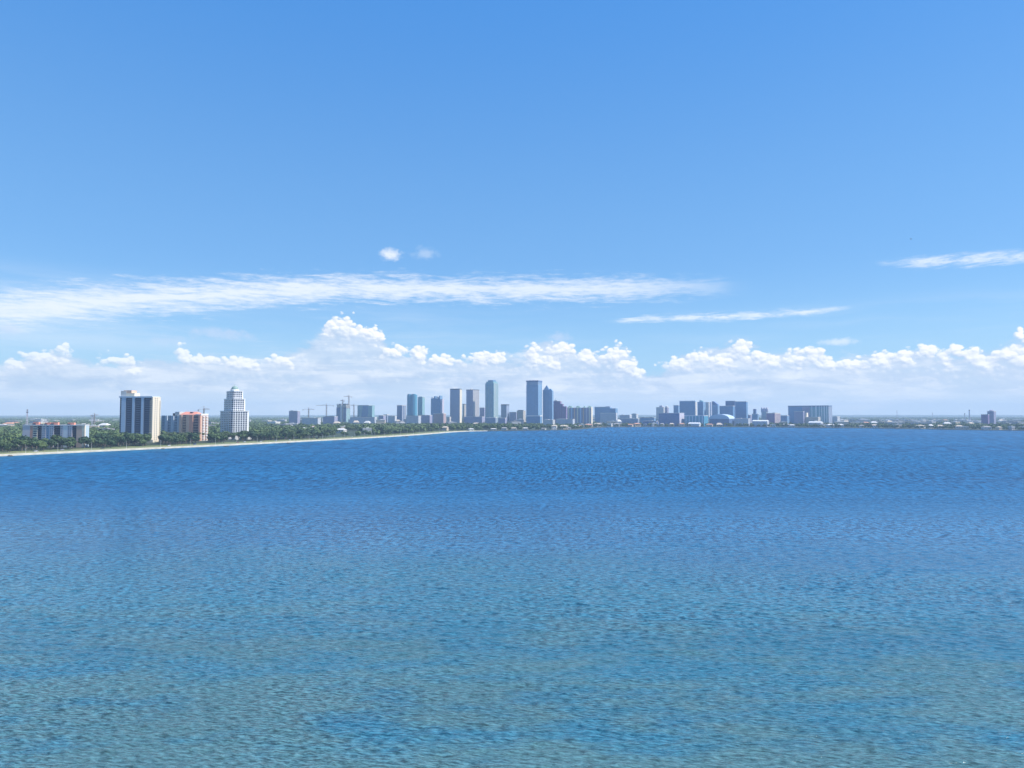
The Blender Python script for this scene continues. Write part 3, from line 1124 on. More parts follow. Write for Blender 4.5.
f_teal = G('teal_curtain_wall', (0.12, 0.34, 0.44), (0.05, 0.23, 0.36), floor_h=3.8, bay=3.0, fv=.7, fh=.86)
f_teal2 = G('pale_teal_curtain_wall', (0.30, 0.46, 0.48), (0.14, 0.32, 0.36), floor_h=3.5, bay=4.5, fv=.6, fh=.7)
f_blue = G('blue_curtain_wall', (0.17, 0.31, 0.47), (0.08, 0.19, 0.34), floor_h=4.0, bay=3.0, fv=.62, fh=.85)
f_blue2 = G('mid_blue_curtain_wall', (0.24, 0.38, 0.53), (0.11, 0.23, 0.38), floor_h=4.0, bay=6.0, fv=.55, fh=.8)
f_navy = G('navy_curtain_wall', (0.14, 0.22, 0.38), (0.06, 0.11, 0.24), floor_h=4.0, bay=4.0, fv=.6, fh=.8)
f_greyc = G('grey_concrete_office', (0.34, 0.39, 0.48), (0.07, 0.12, 0.22), floor_h=3.8, bay=3.2, fv=.45, fh=.7)
f_mauve = G('mauve_stone_office', (0.37, 0.36, 0.47), (0.10, 0.13, 0.24), floor_h=3.8, bay=3.2, fv=.45, fh=.6)
f_plum = G('plum_granite_office', (0.30, 0.20, 0.34), (0.09, 0.09, 0.20), floor_h=4.0, bay=3.6, fv=.4, fh=.6)
f_cream = G('cream_stone_office', (0.58, 0.52, 0.44), (0.12, 0.15, 0.18), floor_h=3.6, bay=3.6, fv=.45, fh=.55)
f_white = G('white_stone_office', (0.62, 0.62, 0.62), (0.14, 0.18, 0.23), floor_h=3.6, bay=3.6, fv=.45, fh=.6)
f_brick = G('rose_brick_flats', (0.52, 0.38, 0.38), (0.10, 0.10, 0.12), floor_h=3.3, bay=4.0, fv=.45, fh=.5)
f_shop = G('pale_low_block', (0.56, 0.58, 0.62), (0.14, 0.19, 0.26), floor_h=4.0, bay=5.0, fv=.4, fh=.7)
GD = 'downtown skyline towers'


def crown(t, w, s, z0, z1, k, mat, name='crown'):
    MB().box(-w/2*k, w/2*k, -s/2*k, s/2*k, z0, z1).build(name, mat, t)


def strips(t, face, n, w, s, H, mat, proud=.6, width=1.0, name='rib', z0=0, lim=None):
    """real vertical ribs standing proud of a face"""
    for i in range(n):
        q = (i + .5) / n
        if face == 'front':
            x = (q - .5) * w
            MB().box(x - width/2, x + width/2, -s/2 - proud, -s/2 + .05, z0, H).build(name, mat, t)
        else:
            y = (q - .5) * s
            MB().box(w/2 - .05, w/2 + proud, y - width/2, y + width/2, z0, H).build(name, mat, t)


def mech(t, w, s, H, n=2, mat=None, seed=0, hh=5):
    rnd = random.Random(seed)
    for i in range(n):
        a = -.42 + .84 * i / n + rnd.uniform(0, .05)
        MB().box(a * w, (a + .84 / n * rnd.uniform(.5, .9)) * w, -s * rnd.uniform(.2, .35), s * rnd.uniform(.2, .35), H - .2, H + rnd.uniform(.5, 1) * hh).build('plant_room', mat or m_greyroof, t)


# --- tower with crane at the left of downtown, still going up
def unfinished_tower():
    D = 2900
    loc, rz, w, s = place_block(336.2, 346.0, 350.6, D, 28)
    t = empty('unfinished_tower', loc, rz, 'unfinished concrete tower with a ragged top and crane, left of downtown', 'tower')
    H = z_at(404.5, D) - LZ
    MB().box(-w/2 + 2, w/2 - 2, -s/2 + 2, s/2 - 2, 0, H).build('core', m_conc, t)
    nf = 24
    fh = H / nf
    for k in range(1, nf + 1):
        MB().box(-w/2, w/2, -s/2, s/2, k * fh - .3, k * fh + .1).build('floor_slab', m_conc, t)
    MB().box(-w/2 + .5, -w/2 + w * .42, -s/2 + .5, -s/2 + 1.9, 0, H * .86).build('glazing', f_navy, t)
    MB().box(w/2 - w * .28, w/2 - .5, -s/2 + .5, -s/2 + 1.9, 0, H * .86).build('glazing', f_navy, t)
    MB().box(w/2 - 1.9, w/2 - .5, -s/2 + 2, s/2 - 2, 0, H * .8).build('glazing', f_teal2, t)
    MB().box(-w * .02, w * .10, -s/2 - 3, -s/2 - .1, 0, H * 1.02).build('hoist', m_white, t)
    for q in (-.45, -.2, .15, .42):
        MB().box(q * w - 1, q * w + 1, -s/2 + 1, -s/2 + 3, H, H + random.uniform(2, 6)).build('column', m_dark, t)
    MB().box(-w * .36, w * .4, -s * .3, s * .3, H, H + 3.5).build('formwork', m_dark, t)


unfinished_tower()


def crane(px, ytop, ybase, jl, jr, D, label, rz=0.0, zb=LZ):
    x = X_at(px, D)
    t = empty('tower_crane', (x, D, zb), 0, label, 'crane', 'tower cranes standing over building sites')
    H = z_at(ytop, D) - zb
    k = D / F
    m = MB()
    r = max(.9, .0006 * D)
    for a, b in ((-1, -1), (1, -1), (1, 1), (-1, 1)):
        m.bar((a * r, b * r, 0), (a * r, b * r, H), r * .34, 4)
    n = int(H / 6)
    for i in range(n):
        z0, z1 = i * H / n, (i + 1) * H / n
        m.bar((-r, -r, z0), (r, -r, z1), r * .16, 3).bar((r, -r, z0), (r, r, z1), r * .16, 3)
        m.bar((r, r, z0), (-r, r, z1), r * .16, 3).bar((-r, r, z0), (-r, -r, z1), r * .16, 3)
    m.build('mast', m_orange, t)
    L, Rr = (jl - px) * k, (jr - px) * k
    hj = H - 2
    j = MB()
    far_ = L if abs(L) > abs(Rr) else Rr
    j.bar((0, -r * .8, hj), (far_, -r * .2, hj), r * .3, 4, r * .2).bar((0, r * .8, hj), (far_, r * .2, hj), r * .3, 4, r * .2)
    j.bar((0, 0, hj + 2.4), (far_, 0, hj + 1.0), r * .28, 4, r * .2)
    for i in range(10):
        a, b = far_ * i / 10, far_ * (i + .5) / 10
        j.bar((a, 0, hj), (b, 0, hj + 2.2), r * .14, 3).bar((b, 0, hj + 2.2), (far_ * (i + 1) / 10, 0, hj), r * .14, 3)
    j.build('jib', m_orange, t)
    nr = Rr if far_ == L else L
    c = MB().bar((0, -r * .7, hj), (nr, -r * .7, hj), r * .28, 4).bar((0, r * .7, hj), (nr, r * .7, hj), r * .28, 4)
    c.build('counter_jib', m_orange, t)
    MB().box(nr - 1.5, nr + 1.5, -1.4, 1.4, hj - 4, hj - .4).build('counterweight', m_conc, t)
    MB().box(r, r + 2, -1, 1, hj - 3, hj - .5).build('cab', m_white, t)
    a_ = MB().bar((-r*.6, 0, hj), (0, 0, H + 6), r * .3, 4).bar((r*.6, 0, hj), (0, 0, H + 6), r * .3, 4)
    a_.bar((0, 0, H + 6), (far_ * .6, 0, hj + 1.8), r * .12, 3).bar((0, 0, H + 6), (nr, 0, hj), r * .12, 3)
    a_.build('apex', m_orange, t)
    return t


crane(308.6, 409.0, 418, 303.0, 314.5, 2700, 'low tower crane standing by itself, left of the other downtown cranes')
crane(326.4, 405.0, 418, 333.5, 316.0, 2850, 'tower crane with wide jib between the lone low crane and the unfinished tower')
crane(348.7, 396.2, 404, 343.4, 351.5, 2940, 'tower crane rising highest beside the unfinished tower')
crane(342.6, 400.3, 404, 340.0, 344.5, 2930, 'small crane on the left shoulder of the unfinished tower')
crane(353.8, 405.0, 418, 349.0, 358.0, 3000, 'slim crane between the unfinished tower and the slanted glass block')
crane(203.8, 408.6, 418, 198.5, 209.5, 1500, 'tower crane showing above the roof of the peach apartment block')
crane(94.5, 414.6, 420, 98.5, 91.0, 2300, 'small distant crane left of the dark-bayed slab tower')

# --- mid-distance blocks on the left
t, w, s, H = tower('office_block', 'small grey office block alone above the trees between white tower and cranes', 289, 297.5, 300.2, 411.2, 2600, f_mauve, 25, cat='office block')
mech(t, w, s, H, 2, seed=1, hh=4)

# slanted glass block
t, w, s, H = tower('office_block', 'wide glass block with a dark slanted centre panel, right of the unfinished tower', 357.4, 372.0, 374.6, 405.4, 2950, f_teal2, 20, cat='office block', parapet=0)
o = MB().prism([(-w * .28, -s/2 - 1.2), (w * .22, -s/2 - 1.2), (w * .22, -s/2 - .05), (-w * .28, -s/2 - .05)], 0, H + 1,
               [(-w * .12, -s/2 - 1.2), (w * .24, -s/2 - 1.2), (w * .24, -s/2 - .05), (-w * .12, -s/2 - .05)]).build('glass_panel', f_blue, t)
MB().box(-w * .5 - .5, w * .3, -s/2 - 2, s/2, H, H + 1.5).build('roof', m_white, t)

# towers from the left
t, w, s, H = tower('office_tower', 'short blue-grey tower with a pale corner strip, leftmost of the pair of teal towers\' neighbours', 396.9, 401.8, 406.2, 405.4, 2950, f_navy, 40, group=GD)
t['label'] = 'short blue-grey tower with a pale corner strip just left of the teal towers'
strips(t, 'right', 3, w, s, H, m_white, .8, 2.0)
t, w, s, H = tower('glass_tower', 'taller teal glass tower with rounded bays, left one of the teal pair', 407.0, 415.2, 417.2, 394.8, 2900, f_teal, 22, group=GD, parapet=0)
for a in (-.27, .27):
    MB().lathe([(w * .2, 0), (w * .2, H + 3.5)], 14, a * w, -s/2 + w * .08).build('glass_bay', f_teal, t)
crown(t, w, s, H, H + 2.5, .8, f_blue, 'roof_screen')
t, w, s, H = tower('glass_tower', 'paler teal glass tower, shorter right one of the teal pair', 417.7, 422.3, 424.7, 397.2, 2960, f_teal2, 30, group=GD)
crown(t, w, s, H, H + 3, .7, f_teal2, 'roof_screen')

# notched dark blue tower with a pale shaft at its right and rose base
t, w, s, H = tower('office_tower', 'dark blue tower with a notched curved crown and pale pink shaft on its right', 430.8, 440.0, 442.5, 398.6, 2800, f_blue, 20, group=GD, parapet=0)
for i, (a, b, h) in enumerate(((-.5, -.3, 6), (-.22, -.02, 10), (.06, .26, 9), (.32, .5, 12))):
    MB().prism([(a * w, -s/2), (b * w, -s/2), (b * w, s/2), (a * w, s/2)], H, H + h, [(a * w + 2, -s/2 + 2), (b * w, -s/2 + 2), (b * w, s/2 - 2), (a * w + 2, s/2 - 2)]).build('crown_fin', f_blue2 if i % 2 else m_white, t)
MB().box(w/2 + .2, w/2 + 9, -s * .4, s * .3, 0, H - 2).build('side_shaft', m_lav, t)
tower('podium_block', 'rose brick low block at the foot of the notched blue tower', 433.6, 443.5, 446.0, 413.6, 2500, f_brick, 24, cat='apartment block')

t, w, s, H = tower('office_tower', 'plain grey concrete tower with a bright right edge, left of the twin-toned tower', 450.0, 459.5, 461.6, 389.4, 2850, f_greyc, 12, group=GD, top_mat=m_dark, parapet=3)
MB().box(w/2, w/2 + 1.2, -s/2, s/2, 0, H).build('end_wall', m_cream, t)
t, w, s, H = tower('apartment_tower', 'narrow cream tower squeezed between two tall grey towers', 462.4, 464.2, 466.0, 404.2, 3050, f_cream, 35, group=GD, top_mat=m_dark)
t, w, s, H = tower('office_tower', 'two-toned tower, mauve left face and pale right face, with low peaked roof', 466.2, 472.8, 479.2, 390.0, 2950, f_mauve, 40, group=GD, top_mat=m_dark, parapet=2.5)
strips(t, 'right', 7, w, s, H, m_conc, .8, 3.0)
MB().prism([(-w*.4, -s*.4), (w*.1, -s*.4), (w*.1, s*.3), (-w*.4, s*.3)], H, H + 7, [(-w*.2, -s*.1), (-w*.1, -s*.1), (-w*.1, 0), (-w*.2, 0)]).build('peaked_roof', m_greyroof, t)
t, w, s, H = tower('office_block', 'mid-height mauve block between the two-toned tower and the tall teal-grey tower', 479.6, 484.2, 485.6, 407.8, 3050, f_mauve, 20, group=GD)
tower('podium_block', 'wide low mauve block in front of the two-toned tower', 464, 482, 484.5, 416.9, 2650, f_mauve, 12, cat='office block')

# tall teal-grey tower with stepped corners
t, w, s, H = tower('office_tower', 'tall teal-grey tower with chamfered shoulders and bright right edge, second tallest', 485.2, 493.6, 498.4, 383.0, 2900, f_teal2, 34, group=GD, parapet=0)
crown(t, w, s, H, H + 7, .86, f_teal2)
crown(t, w, s, H + 7, H + 13, .6, f_blue, 'upper_crown')
strips(t, 'right', 4, w, s, H, m_conc, .8, 2.4)
strips(t, 'front', 5, w, s, H, f_blue, .7, 2.0)

t, w, s, H = tower('office_block', 'blue-grey block with dark cap standing alone right of the tall teal-grey tower', 501.0, 506.4, 509.2, 405.2, 3000, f_greyc, 28, group=GD, top_mat=m_dark, parapet=4)
t, w, s, H = tower('office_block', 'low blue-mauve block left of the tallest tower', 509.4, 516.2, 517.8, 412.2, 3000, f_mauve, 20, group=GD)
t, w, s, H = tower('office_block', 'low cream block with a dark roof box beside the tallest tower', 516.8, 523.2, 525.6, 410.8, 2850, f_cream, 25, group=GD)
mech(t, w, s, H, 2, m_dark, 5, 4)

# tallest
t, w, s, H = tower('office_tower', 'tallest blue glass tower with white slots in its flat crown', 526.3, 538.2, 542.4, 384.6, 2700, f_blue2, 24, group=GD, parapet=0)
k = .965
MB().box(-w/2*k, w/2*k, -s/2*k, s/2*k, H, H + 11).build('crown', m_white, t)
for i in range(9):
    x = (-.5 + (i + .5) / 9) * w * k
    MB().box(x - w*.035, x + w*.035, -s/2 * k - .8, -s/2 * k + .05, H, H + 10.5).build('crown_fin', f_blue, t)
for i in range(4):
    y = (-.5 + (i + .5) / 4) * s * k
    MB().box(w/2*k - .05, w/2*k + .8, y - s*.08, y + s*.08, H, H + 10.5).build('crown_fin', f_blue, t)
MB().box(-w/2*k - .9, w/2*k + .9, -s/2*k - .9, s/2*k + .9, H + 10.6, H + 17).build('roof_cap', f_navy, t)
MB().box(w/2, w/2 + 1.2, s/2 - 5, s/2, 0, H).build('end_wall', m_white, t)
tower('podium_block', 'pale low podium with teal glass at the foot of the tallest tower', 527, 540, 542, 416.2, 2500, f_blue, 15, cat='office block', top_mat=m_white, parapet=3)

# spired blue tower
t, w, s, H = tower('office_tower', 'slim blue glass tower with a pointed glass spire and stepped right shoulder', 543.0, 549.2, 550.4, 389.8, 2750, f_blue, 22, group=GD, parapet=0)
MB().prism([(-w*.45, -s*.4), (w*.45, -s*.4), (w*.45, s*.4), (-w*.45, s*.4)], H, H + 19, [(0, -.5), (1.2, -.5), (1.2, .5), (0, .5)]).build('spire', f_blue2, t)
MB().box(w/2 + .02, w/2 + 12, -s/2 + 2, s/2 + 4, 0, H - 5).build('shoulder', f_blue2, t)
MB().prism([(w/2 + .02, -s/2 + 2), (w/2 + 12, -s/2 + 2), (w/2 + 12, s/2 + 4), (w/2 + .02, s/2 + 4)], H - 5, H + 4, [(w/2 + .02, -s/2 + 4), (w/2 + 5, -s/2 + 4), (w/2 + 5, s/2), (w/2 + .02, s/2)]).build('shoulder_roof', f_blue, t)
MB().box(-w/2 - 1, -w/2 - .02, -s/2, -s/2 + 4, 0, H - 2).build('end_wall', m_white, t)

# plum block stepping down
t, w, s, H = tower('office_tower', 'broad plum-coloured block stepping down to the right of the spired tower', 551.2, 560.4, 561.6, 401.2, 2800, f_plum, 14, group=GD)
MB().box(w/2 + .02, w/2 + 10, -s/2 + 1, s/2 - 1, 0, H - 11).build('step', f_plum, t)
MB().box(w/2 + 10.02, w/2 + 24, -s/2 + 2, s/2 - 2, 0, H - 21).build('step', f_plum, t)
MB().box(-w*.2, w*.1, -s*.2, s*.2, H, H + 4).build('plant_room', m_greyroof, t)
MB().bar((-w*.1, 0, H + 4), (-w*.1, 0, H + 14), .5, 5, .2).build('antenna', m_dark, t)

# striped apartment row
t, w, s, H = tower('apartment_tower', 'wide striped apartment building with peaked bays and a bright cream right edge', 567.2, 591.0, 592.4, 407.6, 2500, f_mauve, 8, group=GD, parapet=0)
for i in range(8):
    x = (-.5 + (i + .5) / 8) * w
    m = [m_cream, m_lblue, m_peach, m_cream, m_lblue, m_peach, m_lav, m_cream][i]
    MB().box(x - w*.028, x + w*.028, -s/2 - 1.4, -s/2 + .05, 0, H).build('bay', m, t)
for a, b in ((-.5, -.3), (-.16, .04), (.16, .26), (.34, .5)):
    MB().prism([(a*w, -s/2), (b*w, -s/2), (b*w, s/2), (a*w, s/2)], H, H + 6.5, [(a*w + w*.05, -2), (b*w - w*.05, -2), (b*w - w*.05, 2), (a*w + w*.05, 2)]).build('roof', m_copper, t)
MB().box(w/2, w/2 + 1.2, -s/2, s/2, 0, H + 2).build('end_wall', m_cream, t)

# stepped blue block right of the gap
t, w, s, H = tower('office_block', 'wide blue glass block with stepped right end, right of the striped apartments', 594.6, 609.8, 612.0, 407.0, 3000, f_blue2, 16, group=GD)
MB().box(w*.2, w*.45, -s*.4, s*.4, H, H + 3).build('plant_room', f_navy, t)
MB().box(w/2 + .02, w/2 + 26, -s/2, s/2, 0, H - 6).build('step', f_blue, t)
tower('office_block', 'long pale low block in front of the stepped blue block', 600, 616.0, 617.5, 413.2, 2750, f_shop, 10, cat='office block')

# ------------------------------------------------------------------ right-hand cluster
GR = 'towers of the eastern cluster'
t, w, s, H = tower('apartment_tower', 'small white tower with paired dark plant boxes, leftmost of the eastern cluster', 656.2, 663.6, 665.0, 407.4, 2900, f_white, 25, group=GR)
MB().box(-w*.1, w*.3, -s*.3, s*.3, H, H + 8).build('plant_room', m_lav, t)
t, w, s, H = tower('apartment_tower', 'narrow mauve tower with a lantern roof box right beside the small white tower', 664.6, 667.4, 668.8, 407.6, 2920, f_mauve, 35, group=GR)
MB().lathe([(w*.5, H), (w*.62, H + 3), (w*.62, H + 6), (w*.3, H + 8)], 8).build('lantern', m_white, t)
t, w, s, H = tower('exhibition_hall', 'broad dark purple-blue hall with flat roof on the waterfront, left part of the eastern cluster', 658.8, 679.2, 683.0, 413.2, 2560, f_navy, 18, cat='hall', depth=60)
MB().box(w/2, w/2 + 1, -s/2, s/2, 0, H - 1).build('end_wall', m_lav, t)
t, w, s, H = tower('office_block', 'pale blue block tucked behind the large flat-topped blue tower', 673.6, 678.4, 680.2, 405.4, 3000, f_blue2, 20, group=GR)
t, w, s, H = tower('office_tower', 'large flat-topped blue tower with a pale right edge in the eastern cluster', 679.6, 695.2, 696.8, 401.4, 2850, f_blue, 14, group=GR, top_mat=m_lblue, parapet=3)
MB().box(w/2, w/2 + 1.5, -s/2, s/2, 0, H - 2).build('end_wall', m_conc, t)
t, w, s, H = tower('hotel_tower', 'blue tower with a raised rounded top, left of the white slim slab', 697.6, 703.2, 706.0, 401.8, 2900, f_blue2, 28, group=GR, parapet=0)
MB().lathe([(w*.36, H - 1), (w*.36, H + 5), (w*.28, H + 7.5)], 14, -w*.05).build('crown', f_teal2, t)
t, w, s, H = tower('apartment_tower', 'slim white slab tower between two blue towers of the eastern cluster', 705.8, 708.8, 711.8, 402.4, 2820, f_white, 40, group=GR)
MB().box(w/2, w/2 + .8, -s*.1, s*.25, 0, H + 1).build('glass_shaft', f_navy, t)
t, w, s, H = tower('office_tower', 'blue tower with a sloping curved roof, right of the white slim slab', 712.0, 717.8, 719.4, 404.6, 2900, f_blue2, 20, group=GR, parapet=0)
MB().prism([(-w/2, -s/2), (w/2, -s/2), (w/2, s/2), (-w/2, s/2)], H, H + 14, [(-w/2, -s/2), (-w*.2, -s/2), (-w*.2, s/2), (-w/2, s/2)]).build('sloping_roof', f_navy, t)
t, w, s, H = tower('office_block', 'mid blue block stepping between the curved-roof tower and the rightmost blue tower', 719.6, 733.0, 734.8, 406.0, 2800, f_blue, 14, group=GR)
t, w, s, H = tower('office_block', 'darker blue block rising behind the mid blue stepping block', 725.6, 735.0, 736.4, 401.0, 3050, f_navy, 14, group=GR)
t, w, s, H = tower('office_tower', 'square blue glass tower, rightmost of the blue tower group', 735.4, 746.4, 748.0, 401.6, 2850, f_blue, 14, group=GR)
t, w, s, H = tower('glass_pavilion', 'wide teal glass low block on the waterfront below the large flat-topped tower', 684.4, 704.0, 706.4, 415.8, 2540, f_teal, 15, cat='hall', depth=50, top_mat=m_white)
strips(t, 'front', 6, w, s, H, m_lblue, .8, 2.2)


# arched-roof arena
def arched_hall():
    D = 2600
    loc, rz, w, s = place_block(709, 729, 731, D, 12, depth=70)
    t = empty('arched_hall', loc, rz, 'low hall with a dark wall and curved pale roof below the blue towers', 'hall')
    H = z_at(419, D) - LZ
    MB().box(-w/2, w/2, -s/2, s/2, 0, H).build('wall', f_navy, t)
    hr = z_at(414.2, D) - LZ - H
    m = MB()
    n = 14
    top, bot = [], []
    for i in range(n + 1):
        a = math.pi * i / n
        top.append((-math.cos(a) * w/2 * 1.03, H + math.sin(a) * hr))
    vs_ = [(x, -s/2 - 1, z) for x, z in top] + [(x, s/2 + 1, z) for x, z in top]
    fs = [(i, i + 1, n + 2 + i, n + 1 + i) for i in range(n)] + [tuple(range(n + 1))[::-1], tuple(range(n + 1, 2 * n + 2)), (0, n + 1, 2 * n + 1, n)]
    m.poly(vs_, fs).build('roof', m_lblue, t)


arched_hall()
t, w, s, H = tower('office_block', 'small blue block with a narrow lift box on top, left of the disc-topped tower', 751.8, 757.6, 758.8, 414.0, 2750, f_blue2, 18, group=GR)
MB().box(-w*.3, w*.15, -s*.3, s*.3, H, H + 20).build('lift_tower', f_navy, t)


def disc_tower():
    D = 2800
    loc, rz, w, s = place_block(760.2, 767.2, 769.0, D, 25)
    t = empty('disc_topped_tower', loc, rz, 'pale narrow tower widening to mauve drums at its top, right of the small blue block', 'tower', GR)
    H = z_at(411.8, D) - LZ
    MB().box(-w*.35, w*.35, -s*.4, s*.4, 0, H).build('wall', f_white, t)
    for q in (-.34, .0, .34):
        MB().lathe([(w*.15, H - 3), (w*.19, H + 1), (w*.19, H + 11), (w*.12, H + 16), (w*.05, H + 19)], 10, q * w).build('drum', m_lav, t)


disc_tower()
t, w, s, H = tower('apartment_block', 'low navy block with a cream right end beside the disc-topped tower', 766.4, 774.6, 780.4, 413.4, 2700, f_plum, 32, group=GR)
strips(t, 'right', 5, w, s, H, m_cream, .8, 4.0)
mech(t, w, s, H, 2, m_greyroof, 9, 4)

t, w, s, H = tower('hospital_block', 'very wide flat-topped slab with white vertical strips at its right, rightmost large building', 788.2, 828.6, 832.2, 406.3, 2750, f_greyc, 9, cat='slab block', top_mat=plain('slate_blue_panel', (0.10, 0.18, 0.30), 0.5), parapet=3.5)
MB().box(-w/2 + 1, -w*.14, -s/2 - 1.2, -s/2 - .02, 0, H - 2).build('wall_panel', f_blue, t)
MB().box(w*.05, w/2 - 1, -s/2 - 1.0, -s/2 - .02, 0, H - 2).build('wall_panel', f_teal2, t)
for q, ww in ((.10, 3.2), (.20, 5.2), (.28, 2.2), (.34, 3.6), (.40, 5.2), (.46, 3.6)):
    MB().box(q*w - ww/2, q*w + ww/2, -s/2 - 1.6, -s/2 - .02, 0, H + 1).build('rib', m_white, t)
MB().box(-w*.14, w*.05, -s/2 - .9, -s/2 - .02, 0, H - 2).build('wall_panel', f_mauve, t)
tower('hospital_block', 'mauve low block in front of the left half of the very wide slab', 794.0, 803.4, 804.4, 411.6, 2600, f_mauve, 12, cat='office block')
t, w, s, H = tower('office_block', 'cream low block with a tall stair shaft in front of the very wide slab', 804.6, 818.0, 820.4, 417.2, 2580, f_cream, 16, cat='office block')
MB().box(-w*.5, -w*.38, -s*.3, s*.3, H, H + 17).build('stair_tower', m_cream, t)

t, w, s, H = tower('office_block', 'mauve block with rounded top alone on the far right horizon', 987.2, 993.8, 996.0, 411.4, 2500, f_mauve, 25, cat='office block')
MB().lathe([(w*.35, H), (w*.35, H + 4), (w*.2, H + 6)], 10).build('lantern', m_lav, t)
tower('office_block', 'low mauve wing left of the rounded-top block on the far right', 981.0, 988.0, 989.2, 414.6, 2450, f_plum, 20, cat='office block')


def chimney(px, yt, D, label, r=2.2):
    t = empty('chimney_stack', (X_at(px, D), D, LZ), 0, label, 'chimney')
    H = z_at(yt, D) - LZ
    MB().bar((0, 0, 0), (0, 0, H * .97), r * 1.3, 12, r).build('shaft', m_lav, t)
    MB().bar((0, 0, H * .93), (0, 0, H), r * 1.15, 12).build('rim', m_dark, t)


chimney(969.4, 409.8, 3600, 'dark slim chimney stack left of the rounded-top block on the far right', 2.6)
chimney(964.8, 413.2, 3600, 'short slim chimney stack left of the tall dark stack', 1.8)


def mast(px, yt, D, label, r=.8):
    t = empty('radio_mast', (X_at(px, D), D, LZ), 0, label, 'radio mast')
    H = z_at(yt, D) - LZ
    m = MB()
    for i in range(3):
        a = 2 * math.pi * i / 3
        m.bar((3.2 * math.cos(a), 3.2 * math.sin(a), 0), (.5 * math.cos(a), .5 * math.sin(a), H), r * .45, 4)
    n = 14
    for k in range(n):
        z0, z1 = H * k / n, H * (k + 1) / n
        for i in range(3):
            a, b = 2 * math.pi * i / 3, 2 * math.pi * (i + 1) / 3
            f0, f1 = 3.2 - 2.7 * k / n, 3.2 - 2.7 * (k + 1) / n
            m.bar((f0 * math.cos(a), f0 * math.sin(a), z0), (f1 * math.cos(b), f1 * math.sin(b), z1), r * .2, 3)
    m.build('lattice', m_lav, t)
    MB().box(-2, 2, -.4, .4, H * .86, H * .9).build('antenna_panel', m_dark, t)
    MB().box(-1.6, 1.6, -.4, .4, H * .95, H * .98).build('antenna_panel', m_dark, t)


mast(27.2, 409.2, 1500, 'lattice radio mast behind the long block with coral roof boxes')
mast(92.3, 414.9, 1900, 'thin lattice mast just left of the dark-bayed slab tower')
mast(897.0, 410.5, 4200, 'faint thin mast on the horizon right of the wide slab')
mast(932.5, 412.6, 4200, 'faint short mast far right on the horizon')

# ------------------------------------------------------------------ smaller named blocks across the middle
rnd = random.Random(21)
small = [
    # x0, x1, ytop, D, facade, label
    (350, 378, 416.2, 2500, f_shop, 'long pale low block under the slanted glass block'),
    (378.5, 384, 414.6, 2700, f_mauve, 'small mauve block right of the slanted glass block'),
    (383.5, 387.5, 413.6, 2750, f_greyc, 'small grey block with dark cap between slanted glass block and teal towers'),
    (388, 395.8, 415.0, 2600, f_white, 'white low block left of the short blue-grey tower'),
    (406.5, 420, 414.8, 2500, f_shop, 'pale low block at the foot of the teal towers'),
    (420.5, 431, 414.2, 2600, f_mauve, 'mauve low block left of the notched blue tower'),
    (446.5, 450, 416.0, 2650, f_cream, 'small cream block between notched blue tower and plain grey tower'),
    (485, 497, 416.6, 2600, f_greyc, 'grey low block at the foot of the tall teal-grey tower'),
    (498, 506, 417.0, 2500, f_mauve, 'mauve low block with dark roof right of the tall teal-grey tower foot'),
    (543.5, 554, 419.0, 2350, f_white, 'white low roofed hall right of the tallest tower podium'),
    (556, 575, 418.2, 2380, f_shop, 'long grey parking block under the striped apartments'),
    (619.5, 631, 414.0, 2850, f_shop, 'pale low block right of the stepped blue block'),
    (621, 640, 417.6, 2600, f_greyc, 'grey low block between stepped blue block and eastern cluster'),
    (631.5, 637, 413.0, 3100, f_white, 'small white block on the horizon right of the stepped blue block'),
    (640, 656, 416.6, 2750, f_blue2, 'blue low block left of the small white tower'),
    (643, 658, 420.0, 2560, f_navy, 'dark low waterfront block left of the purple-blue hall'),
    (734, 750, 417.6, 2600, f_shop, 'pale low block below the square blue glass tower'),
    (746, 751, 414.0, 2900, f_mauve, 'small mauve block right of the square blue glass tower'),
    (780.5, 788, 414.6, 2800, f_blue2, 'pale blue low block left of the very wide slab'),
    (832.5, 838, 415.6, 2700, f_white, 'white low block right of the very wide slab'),
    (323, 336, 415.6, 2500, f_mauve, 'long mauve low block left of the unfinished tower'),
    (302, 320, 417.0, 2300, f_shop, 'long pale low block under the lone low crane'),
]
for x0, x1, yt, D, m, lab in small:
    t, w, s, H = tower('low_block', lab, x0, x1 - (x1 - x0) * .12, x1, yt + 1.2, D, m, 22 if x0 > 512 else 12, cat='low block', depth=rnd.uniform(18, 32))
    mech(t, w, s, H, rnd.choice((1, 2, 3)), rnd.choice((m_greyroof, m_dark, m_conc)), int(x0), 3)

# bay-side terminal strip: long low buildings by the far water
for x0, x1, yt, D, m, lab in [
    (752, 768, 421.2, 2440, f_shop, 'pale waterfront shed below the small blue block'),
    (808, 822, 422.6, 2420, f_white, 'white tent-roofed waterfront building below the cream low block'),
    (688, 700, 423.6, 2490, f_white, 'white low boathouse at the water below the teal glass block')]:
    t, w, s, H = tower('waterfront_building', lab, x0, x1 - 1, x1, yt, D, m, 15, cat='low building', depth=22, parapet=0)
    MB().poly([(-w/2, -s/2, H), (w/2, -s/2, H), (w/2, s/2, H), (-w/2, s/2, H), (-w/2, 0, H + 4), (w/2, 0, H + 4)],
              [(0, 1, 5, 4), (2, 3, 4, 5), (1, 2, 5), (3, 0, 4), (3, 2, 1, 0)]).build('roof', m_white, t)

# ================================================================== VEGETATION
rnd = random.Random(5)
rng = np.random.default_rng(11)


